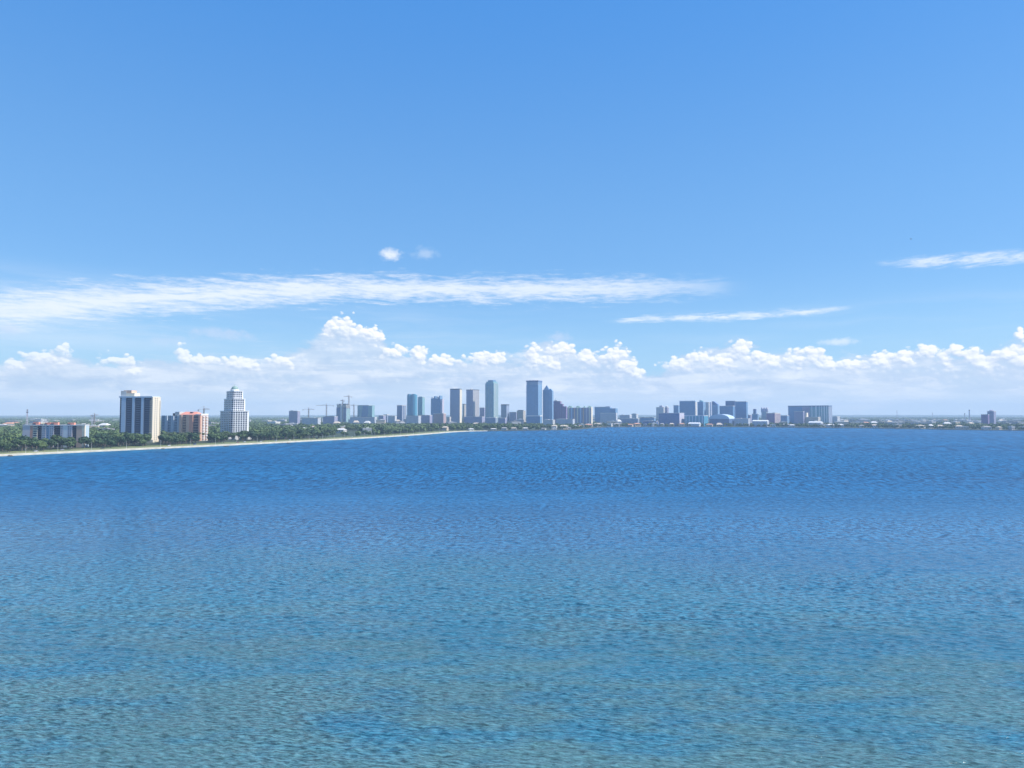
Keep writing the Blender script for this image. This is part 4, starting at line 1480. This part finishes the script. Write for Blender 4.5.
def leaf_mat(name, dark, mid, lite):
    m, b, o = new_mat(name)
    oi = X.nt.nodes.new('ShaderNodeObjectInfo')
    P = wpos()
    a = nz(P, 0.9, 3, 0.7)
    c = nz(P, 0.045, 3, 0.6)
    r = X(oi.outputs['Random'])
    col = mixc(clamp01(a * 2.4 - 0.7), dark, mid)
    col = mixc(clamp01(c * 2.6 - 1.0 + (r - 0.5) * 1.2), col, lite)
    setc(b, col)
    b.inputs['Roughness'].default_value = 0.75
    return m


m_leaf = leaf_mat('tree_foliage', (0.012, 0.042, 0.018), (0.036, 0.088, 0.027), (0.105, 0.160, 0.042))
m_palm = leaf_mat('palm_foliage', (0.035, 0.060, 0.018), (0.060, 0.095, 0.030), (0.10, 0.13, 0.05))
m_bark = plain('bark', (0.16, 0.12, 0.09), 0.9, 0.3, 0.8)


def crown_quads(seed, n, size, rad=6.0, h0=3.0, h1=12.0):
    """leaf clumps spread through a lumpy crown: (n,4,3) corner array"""
    g = np.random.default_rng(seed)
    nl = 9
    cen = np.stack([g.uniform(-.62, .62, nl) * rad, g.uniform(-.62, .62, nl) * rad, g.uniform(.30, .80, nl) * (h1 - h0) + h0], 1)
    lr = g.uniform(.30, .52, nl) * rad
    cen[0] = (0, 0, h0 + (h1 - h0) * .62); lr[0] = rad * .6
    k = g.integers(0, nl, n)
    d = g.normal(size=(n, 3))
    d /= np.linalg.norm(d, axis=1)[:, None]
    r = lr[k] * g.uniform(.72, 1.05, n)
    p = cen[k] + d * r[:, None] * np.array([1, 1, .72])
    p[:, 2] = np.maximum(p[:, 2], h0 * .8 + g.uniform(0, 1, n))
    nrm = d + g.normal(size=(n, 3)) * .45
    nrm /= np.linalg.norm(nrm, axis=1)[:, None]
    a = np.cross(nrm, g.normal(size=(n, 3)))
    a /= np.linalg.norm(a, axis=1)[:, None]
    b = np.cross(nrm, a)
    s = size * g.uniform(.6, 1.3, n)[:, None]
    return np.stack([p - a * s - b * s * .6, p + a * s * .8 - b * s, p + a * s + b * s * .7 + nrm * s * .3, p - a * s * .7 + b * s], 1)


def quads_mesh(name, q, mat):
    n = len(q)
    me = bpy.data.meshes.new(name)
    me.vertices.add(n * 4)
    me.vertices.foreach_set('co', q.reshape(-1).astype(np.float32))
    me.loops.add(n * 4)
    me.loops.foreach_set('vertex_index', np.arange(n * 4, dtype=np.int32))
    me.polygons.add(n)
    me.polygons.foreach_set('loop_start', np.arange(0, n * 4, 4, dtype=np.int32))
    me.polygons.foreach_set('loop_total', np.full(n, 4, dtype=np.int32))
    me.materials.append(mat)
    me.update()
    me.validate()
    return me


crown_me = [quads_mesh('crown', crown_quads(100 + i, 620, .62, rad=rnd.uniform(5.4, 6.6), h0=rnd.uniform(2.2, 3.4), h1=rnd.uniform(10.5, 13)), m_leaf) for i in range(8)]


def trunk_mesh(seed):
    g = random.Random(seed)
    m = MB().bar((0, 0, -.5), (.2, .1, 3.2), .5, 8, .36)
    for i in range(6):
        a = i * 1.05 + g.uniform(-.3, .3)
        r = g.uniform(2.2, 3.6)
        m.bar((.2, .1, 3.0), (r * math.cos(a), r * math.sin(a), g.uniform(6, 8.5)), .24, 6, .08)
    return m.mesh('trunk', m_bark)


trunk_me = [trunk_mesh(i) for i in range(4)]


def palm_parts(seed):
    g = random.Random(seed)
    m = MB()
    px, pz = 0, 0
    for i in range(6):
        nx_ = px + g.uniform(-.15, .25)
        m.bar((px, 0, pz - .05), (nx_, 0, pz + 2.1), .26 - .012 * i, 8, .25 - .012 * i)
        px, pz = nx_, pz + 2.1
    c = MB()
    for i in range(22):
        a = i * 2.4
        up = g.uniform(-.5, 1.0)
        L = g.uniform(2.6, 3.5)
        dx, dy = math.cos(a), math.sin(a)
        sx, sy = -dy, dx
        pr = []
        for k in range(6):
            t = k / 5
            wdt = .55 * math.sin(math.pi * min(1, t * .9 + .12)) + .03
            z = pz + up * t * 2.2 - 2.6 * t * t
            pr.append(((px + dx * L * t + sx * wdt, dy * L * t + sy * wdt, z - wdt * .35), (px + dx * L * t, dy * L * t, z), (px + dx * L * t - sx * wdt, dy * L * t - sy * wdt, z - wdt * .35)))
        o = [v for r in pr for v in r]
        c.poly(o, [(3*k, 3*k+1, 3*k+4, 3*k+3) for k in range(5)] + [(3*k+1, 3*k+2, 3*k+5, 3*k+4) for k in range(5)])
    return m.mesh('trunk', m_bark), c.mesh('crown', m_palm)


palm_me = [palm_parts(i) for i in range(3)]

foot = []
for o in list(COL.objects):
    if o.parent is None and o.type == 'EMPTY' and o.name.split('.')[0] not in ('radio_mast', 'tower_crane', 'chimney_stack'):
        ww = [c.dimensions for c in o.children if c.type == 'MESH']
        r_ = 10
        for c in o.children:
            if c.type == 'MESH' and c.name.split('.')[0] in ('wall', 'core'):
                xs = [v.co for v in c.data.vertices]
                hx = max(abs(v.x) for v in xs); hy = max(abs(v.y) for v in xs)
                foot.append((o.location.x, o.location.y, -o.rotation_euler.z, hx + 6, hy + 7))

Wd = np.array(W)
Cst = np.array(COAST)


def coast_dist(x, y):
    """signed distance from the coast, positive inland, and index of nearest coast point"""
    d2 = (Cst[:, 0] - x) ** 2 + (Cst[:, 1] - y) ** 2
    i = int(np.argmin(d2))
    j = min(i, len(Cst) - 2)
    j = max(j, 1)
    t = Cst[j + 1] - Cst[j - 1]
    t = t / np.hypot(*t)
    s = -t[1] * (x - Cst[j, 0]) + t[0] * (y - Cst[j, 1])
    return (math.sqrt(d2[i]) if s > 0 else -math.sqrt(d2[i])), i


NW = len(W)


def blocked(x, y, extra=0.0):
    for fx, fy, th, hx, hy in foot:
        dx, dy = x - fx, y - fy
        if abs(dx) + abs(dy) > hx + hy + 40 + extra:
            continue
        c, s = math.cos(th), math.sin(th)
        lx, ly = dx * c - dy * s, dx * s + dy * c
        if abs(lx) < hx + extra and abs(ly) < hy + extra:
            return True
    return False


def pxof(x, y):
    return 512 + F * x / y * (1 / (1 / (CT - (384 - YH) / F * ST)))


# ------------------------------------------------------------------ houses first (trees keep clear of them)
house_spots = []


def add_houses(n, pxr, yr_, sizes, zone, heights, coast_min=18, tries=60):
    g = rnd
    k = 0
    for _ in range(n * tries):
        if k >= n:
            break
        px = g.uniform(*pxr)
        D = g.uniform(*yr_)
        x = X_at(px, D)
        dcoast, i = coast_dist(x, D)
        need = 80 if i < NW - 4 else coast_min
        if D < 3300 and dcoast < need:
            continue
        w = g.uniform(*sizes)
        if blocked(x, D, w * .6):
            continue
        if any(abs(x - h[0]) < (w + h[2]) * .8 and abs(D - h[1]) < (w + h[2]) * .9 for h in house_spots):
            continue
        house_spots.append((x, D, w, g.uniform(*heights), zone))
        k += 1


# waterfront houses along the eastern shore
for i in range(NW + 8, len(COAST) - 14, 1):
    p = COAST[i]
    if p[0] < 60 or pxof(*p) > 1040:
        continue
    if rnd.random() < .72:
        w = rnd.uniform(13, 24)
        off = rnd.uniform(24, 70)
        q = offset(COAST, off)[i]
        if not blocked(q[0], q[1], 10) and not any(math.dist(q, h[:2]) < (w + h[2]) * .8 for h in house_spots):
            house_spots.append((q[0], q[1], w, rnd.uniform(8, 13), 'east_front'))
for i in range(NW - 2, NW + 10):
    q = offset(COAST, rnd.uniform(22, 50))[i]
    if rnd.random() < .7 and not any(math.dist(q, h[:2]) < 26 for h in house_spots):
        house_spots.append((q[0], q[1], rnd.uniform(12, 18), rnd.uniform(5, 8), 'point'))
add_houses(12, (250, 470), (1300, 2300), (14, 20), 'west_belt', (9, 13))
add_houses(6, (2, 24), (900, 1200), (14, 22), 'west_near', (6, 9))
add_houses(8, (92, 118), (1250, 2300), (18, 30), 'west_behind', (10, 15))
add_houses(50, (0, 300), (1700, 4200), (22, 52), 'west_far', (13, 20))
add_houses(52, (300, 660), (2380, 3300), (16, 42), 'mid_far', (14, 27))
add_houses(95, (840, 1030), (2350, 4400), (20, 54), 'east_far', (12, 19))
add_houses(34, (600, 860), (2480, 3200), (16, 36), 'east_mid', (10, 20))
house_spots.sort(key=lambda h: h[1])
house_spots = house_spots[:380]

m_rw = plain('pale_roof', (0.62, 0.61, 0.60), 0.8, 0.1)
m_rg = plain('grey_shingle_roof', (0.30, 0.29, 0.29), 0.9, 0.15)
m_rt = plain('terracotta_roof', (0.46, 0.24, 0.16), 0.85, 0.15)
m_rs = plain('sand_roof', (0.52, 0.44, 0.35), 0.85, 0.15)
m_hw = plain('house_white_wall', (0.66, 0.64, 0.60), 0.8, 0.08)
m_hc = plain('house_cream_wall', (0.58, 0.48, 0.36), 0.8, 0.08)
m_hg = plain('house_grey_wall', (0.40, 0.41, 0.42), 0.8, 0.08)


def house_proto(kind, wallm, roofm):
    """unit houses 1 m wide x .7 deep x 1 high, as part meshes"""
    wl = MB().box(-.5, .5, -.35, .35, 0, .72 if kind == 'gable' else .95).mesh('wall', wallm)
    r = MB()
    if kind == 'gable':
        r.poly([(-.56, -.42, .70), (.56, -.42, .70), (.56, .42, .70), (-.56, .42, .70), (-.30, 0, 1.0), (.30, 0, 1.0)],
               [(0, 1, 5, 4), (2, 3, 4, 5), (1, 2, 5), (3, 0, 4), (3, 2, 1, 0)])
    else:
        r.box(-.52, .52, -.37, .37, .94, 1.0).box(-.1, .2, -.1, .15, 1.0, 1.1)
    rf = r.mesh('roof', roofm)
    wi = [MB().box(a - .05, a + .05, -.365, -.34, z0, z1).mesh('window', m_glass) for a, z0, z1 in ((-.32, .3, .55), (.0, .3, .55), (.32, .3, .55))]
    dr = MB().box(.12, .2, -.368, -.34, 0, .3).mesh('door', m_bark)
    return wl, rf, wi, dr


hp = []
for wallm, roofm, kind in ((m_hw, m_rw, 'gable'), (m_hc, m_rt, 'gable'), (m_hw, m_rg, 'gable'), (m_hc, m_rs, 'gable'), (m_hw, m_rs, 'gable'),
                           (m_hw, m_rw, 'flat'), (m_hg, m_rw, 'flat'), (m_hc, m_rw, 'flat'), (m_hg, m_rg, 'flat')):
    hp.append((house_proto(kind, wallm, roofm), roofm.name, kind))
HL = {
    'east_front': ('standing along the eastern waterfront', 'waterfront houses on the eastern shore'),
    'point': ('on the wooded point before the downtown towers', 'houses on the wooded point'),
    'west_belt': ('showing between trees behind the western promenade', 'buildings in the western tree belt'),
    'west_near': ('among trees at the far left edge, before the long coral-boxed block', 'houses near the left edge'),
    'west_behind': ('in the gap between the coral-boxed block and dark-bayed tower', 'buildings in the gap beside the dark-bayed tower'),
    'west_far': ('far inland on the left, near the horizon', 'far inland buildings on the left'),
    'mid_far': ('among trees at the feet of the downtown towers', 'low buildings below downtown'),
    'east_far': ('inland behind the eastern waterfront houses, near the horizon', 'inland buildings on the right'),
    'east_mid': ('among trees below the eastern tower cluster', 'low buildings below the eastern cluster'),
}
RN = {'pale_roof': 'white-roofed', 'grey_shingle_roof': 'grey-roofed', 'terracotta_roof': 'terracotta-roofed', 'sand_roof': 'sand-roofed'}
for i, (x, y, w, h, zone) in enumerate(house_spots):
    big = w > 26
    (wl, rf, wi, dr), rname, kind = rnd.choice(hp[5:]) if (big or rnd.random() < .3) else rnd.choice(hp[:5])
    kd = 'flat hall' if big else ('flat-topped house' if kind == 'flat' else 'hipped house')
    place, grp = HL[zone]
    t = empty('low_hall' if big else 'house', (x, y, LZ - .02), rnd.uniform(-.5, .5), '%s %s %s' % (RN[rname], kd, place), 'hall' if big else 'house', RN[rname] + ' ' + grp)
    for me_, nm in ((wl, 'wall'), (rf, 'roof')):
        o = inst(nm, me_, t)
        o.scale = (w, w * 1.1, h)
    if y < 2700 and not big:
        for me_ in wi:
            o = inst('window', me_, t); o.scale = (w, w * 1.1, h)
        o = inst('door', dr, t); o.scale = (w, w * 1.1, h)

# ------------------------------------------------------------------ tree positions
hs_arr = np.array([(h[0], h[1], h[2]) for h in house_spots])


def near_house(x, y, clear_front):
    dx = np.abs(hs_arr[:, 0] - x)
    dy = y - hs_arr[:, 1]
    return bool(np.any((dx < hs_arr[:, 2] * .75 + 3) & (dy < hs_arr[:, 2] * .7 + 4) & (dy > -hs_arr[:, 2] * .7 - clear_front)))


pos = []          # x, y, scale, coast distance


def scatter(y0, y1, step, pxr, scale, dens=1.0, thin=None, coast_need=0):
    yy = y0
    while yy < y1:
        xa, xb = X_at(pxr[0], yy), X_at(pxr[1], yy)
        xx = xa
        while xx < xb:
            x = xx + rnd.uniform(-.45, .45) * step
            y = yy + rnd.uniform(-.45, .45) * step
            xx += step
            if rnd.random() > dens:
                continue
            if y < 3400:
                dc, i = coast_dist(x, y)
                if i < NW - 3:
                    if dc < 66:
                        continue
                elif dc < 15:
                    continue
            else:
                dc = 500
            nn = mnoise.noise((x * .004, y * .004, 3.1))
            if nn > .30 and y > 1300:
                continue
            if near_house(x, y, 14 if y < 1500 else 45):
                continue
            if blocked(x, y):
                continue
            if (147 < pxof(x, y) < 163 or 197 < pxof(x, y) < 211 or 225 < pxof(x, y) < 246) and y < 1150:
                continue
            big_ = 1.3 if y < 2300 and x < 0 else 1.0
            pos.append((x, y, big_ * scale * rnd.uniform(.72, 1.15), dc))
        yy += step


scatter(760, 1700, 12.5, (-60, 480), .92)
scatter(1700, 3000, 19, (-50, 1080), 1.0, .95)
scatter(3000, 6000, 42, (-50, 1080), 2.0, .95)
scatter(6000, 13000, 130, (-50, 1080), 3.4, .75)
# avenue trees on the verge between road and blocks
for i in range(6, NW - 4):
    for k in (0.2, 0.7):
        a = offset(W, rnd.uniform(48, 58))[i]
        if rnd.random() < .85 and not (147 < pxof(*a) < 163 or 197 < pxof(*a) < 211 or 225 < pxof(*a) < 246) and not blocked(a[0], a[1], 3) and -20 < pxof(*a) < 470:
            pos.append((a[0] + rnd.uniform(-8, 8), a[1] + rnd.uniform(-3, 3), rnd.uniform(.75, 1.15), 53))
# belt along the eastern shore
for i in range(NW, len(COAST) - 12):
    for k in range(5):
        a = offset(COAST, rnd.uniform(13, 46))[i]
        x, y = a[0] + rnd.uniform(-14, 14), a[1] + rnd.uniform(-3, 3)
        if 0 < pxof(x, y) < 1060 and not near_house(x, y, 4) and not blocked(x, y, -4):
            pos.append((x, y, rnd.uniform(.5, .95), 20))

pos.sort(key=lambda p: p[1] * (1 + min(p[3], 400) / 170.0) / p[2])
named = [p for p in pos if -8 < pxof(p[0], p[1]) < 1032][:272]
ns_ = set(id(p) for p in named)
rest = [p for p in pos if id(p) not in ns_]


def tree_zone(px, dc):
    row = 'front row' if dc < 80 else 'trees'
    if px < 24: return '%s at the far left edge' % row
    if px < 90: return '%s before the coral-boxed block' % row
    if px < 118: return '%s left of the dark-bayed tower' % row
    if px < 160: return '%s at the foot of the dark-bayed tower' % row
    if px < 212: return '%s around the peach apartment block' % row
    if px < 252: return '%s beside the white stepped tower' % row
    if px < 330: return '%s right of the stepped tower' % row
    if px < 400: return '%s below the unfinished tower' % row
    return '%s near the tip of the western promenade' % row


for i, (x, y, s, dc) in enumerate(named):
    px = pxof(x, y)
    zn = tree_zone(px, dc)
    size = 'large' if s > 1.2 else 'medium' if s > .95 else 'small'
    t = empty('broadleaf_tree', (x, y, LZ), rnd.uniform(0, 6.28), '%s green broadleaf tree in the %s' % (size, zn), 'tree', '%s broadleaf trees in the %s' % (size, zn))
    t.scale = (s, s, s * rnd.uniform(.85, 1.1))
    inst('trunk', trunk_me[i % 4], t)
    inst('crown', crown_me[rnd.randrange(8)], t)

lo = [crown_quads(300 + i, 74, 1.75, rad=6.2, h0=1.8, h1=11.5) for i in range(12)]
lo2 = [crown_quads(330 + i, 34, 2.5, rad=6.5, h0=.6, h1=8.5) for i in range(8)]
acc = []
for x, y, s, dc in rest:
    q = lo[rnd.randrange(12)] if y < 3000 else lo2[rnd.randrange(8)]
    a = rnd.uniform(0, 6.28)
    c, s_ = math.cos(a), math.sin(a)
    M = np.array([[c, -s_, 0], [s_, c, 0], [0, 0, 1]]) * s
    hz_ = min(1.0, 1.25 / s) if s > 1.3 else 1.0
    p = q @ M.T * np.array([1, 1, hz_]) + np.array([x, y, LZ])
    acc.append(p)
q = np.concatenate(acc)
fo = bpy.data.objects.new('woodland', quads_mesh('woodland', q, m_leaf))
COL.objects.link(fo)
tag(fo, kind='stuff')
print('TREES named', len(named), 'rest', len(rest), 'quads', len(q), 'houses', len(house_spots))

# palms by the western blocks
palm_px = [(163, 1010), (167.5, 1030), (171, 1015), (175, 1040), (179, 1035), (183, 1050), (187, 1020), (190.5, 1060), (195, 1050), (199.5, 1045),
           (204, 1070), (214.5, 1090), (217.5, 1110), (222.5, 1120), (227, 1130), (243.5, 1120), (248, 1140), (252.5, 1150), (150, 1000), (146.5, 985)]
for i, (px, D) in enumerate(palm_px):
    where = 'beside the dark-bayed tower' if px < 160 else 'before the peach apartment block' if px < 212 else 'around the foot of the white stepped tower'
    s = rnd.uniform(.85, 1.25)
    t = empty('palm_tree', (X_at(px, D), D, LZ), rnd.uniform(0, 6.28), 'tall palm tree %s' % where, 'palm tree', 'palm trees %s' % where)
    t.scale = (s, s, s * 1.1)
    a, b = palm_me[i % 3]
    inst('trunk', a, t); inst('crown', b, t)

# ================================================================== STREET FURNITURE, CARS, SHORE BLOCKS
m_pole = plain('galvanised_pole', (0.55, 0.55, 0.53), 0.5, 0.08)
lp = MB().bar((0, 0, 0), (0, 0, 9), .16, 8, .10).mesh('pole', m_pole)
la = MB().bar((0, 0, 8.8), (1.6, 0, 9.4), .07, 6).mesh('arm', m_pole)
lh = MB().box(1.4, 2.3, -.17, .17, 9.32, 9.5).mesh('lamp_head', m_conc)
lb = MB().bar((0, 0, 0), (0, 0, .5), .32, 8, .26).mesh('base', m_conc)
la_pts = resample(W, 44)
lw = offset(la_pts, 13.5)
k = 0
for i, (x, y) in enumerate(lw):
    if y < 720 or not (-6 < pxof(x, y) < 452):
        continue
    px = pxof(x, y)
    where = ('left of the coral-boxed block' if px < 23 else 'before the coral-boxed block' if px < 90 else 'between coral-boxed block and dark-bayed tower' if px < 118 else
             'below the dark-bayed tower' if px < 160 else 'below the peach block' if px < 212 else 'below the white stepped tower' if px < 252 else 'on the tree-lined stretch right of the stepped tower')
    t = empty('street_lamp', (x, y, 1.75), R(150), 'pale street lamp on the promenade lawn %s' % where, 'street lamp', 'street lamps %s' % where)
    for nm, me_ in (('base', lb), ('pole', lp), ('arm', la), ('lamp_head', lh)):
        inst(nm, me_, t)


def car_meshes(paint):
    b = MB().prism([(-2.2, -.88), (2.2, -.88), (2.2, .88), (-2.2, .88)], .35, .95, [(-2.15, -.85), (2.12, -.85), (2.12, .85), (-2.15, .85)])
    body = b.mesh('body', paint)
    c = MB().prism([(-1.5, -.8), (1.0, -.8), (1.0, .8), (-1.5, .8)], .95, 1.42, [(-1.05, -.66), (.35, -.66), (.35, .66), (-1.05, .66)]).mesh('cabin', m_glass)
    r = MB().box(-1.0, .3, -.64, .64, 1.42, 1.47).mesh('roof', paint)
    w = MB().bar((0, -.1, 0), (0, .1, 0), .33, 12).mesh('wheel', m_dark)
    return body, c, r, w


paints = [('white', (0.72, 0.72, 0.72)), ('dark red', (0.25, 0.03, 0.03)), ('silver', (0.42, 0.43, 0.45)), ('black', (0.03, 0.03, 0.035)), ('blue', (0.05, 0.10, 0.30))]
cm = [(n_, car_meshes(plain('car_paint_' + n_.replace(' ', '_'), c, .3, .02))) for n_, c in paints]
cars = [(34, 33, 0, 'before the coral-boxed block'), (62, 40.5, 2, 'before the coral-boxed block'), (104, 33, 3, 'left of the dark-bayed tower'), (171, 33, 0, 'before the peach block'),
        (196, 40.5, 4, 'before the peach block'), (237, 33, 1, 'at the foot of the white stepped tower'), (246, 40.5, 0, 'just right of the white stepped tower'), (262, 33, 0, 'on the stretch right of the stepped tower'),
        (276, 40.5, 2, 'on the stretch right of the stepped tower'), (290, 33, 0, 'left of the lone low crane'), (318, 40.5, 3, 'below the cranes'), (352, 33, 0, 'below the unfinished tower')]
wfine = resample(W, 6)
offs = {33: offset(wfine, 33.8), 40.5: offset(wfine, 40.6)}
for px, lane, ci, where in cars:
    pl = offs[lane]
    i = min(range(40, len(pl) - 2), key=lambda q: abs(pxof(*pl[q]) - px) if pl[q][1] > 500 else 1e9)
    x, y = pl[i]
    dx, dy = pl[i + 1][0] - x, pl[i + 1][1] - y
    nm, (body, cab, rf, wh) = cm[ci]
    t = empty('parked_car' if False else 'car', (x, y, 1.755), math.atan2(dy, dx) + (math.pi if lane == 33 else 0), '%s car on the shore road %s' % (nm, where), 'car', 'cars on the shore road')
    inst('body', body, t); inst('cabin', cab, t); inst('roof', rf, t)
    for a, b in ((-1.35, -.85), (1.35, -.85), (1.35, .85), (-1.35, .85)):
        inst('wheel', wh, t, (a, b, .33))

m_stone = plain('dark_wet_stone', (0.07, 0.065, 0.055), 0.8, 0.3, 0.6)
for i, (px, py, lab) in enumerate(((9.5, 456.0, 'near the left edge'), (163.2, 448.9, 'between the dark-bayed tower and the peach block'), (226, 446.3, 'below the white stepped tower'),
                                   (288.5, 443.0, 'well right of the white stepped tower'), (406.5, 436.6, 'near the promenade tip'))):
    g = random.Random(i)
    x, y = gp(px, py + .4)
    m = MB()
    for k in range(9):
        a, b = g.uniform(-2.6, 2.6), g.uniform(-1.6, 1.6)
        r = g.uniform(.8, 1.4)
        m.lathe([(r * .8, -.6), (r, 0), (r * .75, r * .6), (r * .25, r * .95)], 7, a, b)
    o = m.build('rock_pile', m_stone, None, (x, y, 0.15))
    tag(o, 'dark rock pile at the sea wall %s' % lab, 'rocks')

# a bird far off in the sky
bx, by, bz = ray(911, 239)
D = 260
m_bird = plain('bird_plumage', (0.12, 0.12, 0.13), 0.9)
bird = empty('bird', (bx * D, by * D, CAM_H + bz * D), R(35), 'tiny dark bird gliding alone in the sky at upper right', 'bird')
bb = MB().lathe([(.02, -.32), (.07, -.2), (.11, 0), (.08, .18), (.05, .25), (.06, .31), (.01, .40)], 10).build('body', m_bird, bird)
bb.rotation_euler = (R(90), 0, 0)
for sgn in (-1, 1):
    MB().poly([(0, -.13, .03), (0, .12, .03), (sgn * .35, .10, .16), (sgn * .35, -.12, .15), (sgn * .75, -.05, .08), (sgn * .75, -.13, .07),
               (0, -.13, .0), (0, .12, .0), (sgn * .35, .10, .13), (sgn * .35, -.12, .12), (sgn * .75, -.05, .06), (sgn * .75, -.13, .05)],
              [(0, 1, 2, 3), (3, 2, 4, 5), (6, 9, 8, 7), (9, 11, 10, 8), (0, 3, 9, 6), (3, 5, 11, 9), (1, 7, 8, 2), (2, 8, 10, 4), (4, 10, 11, 5)]).build('wing', m_bird, bird)
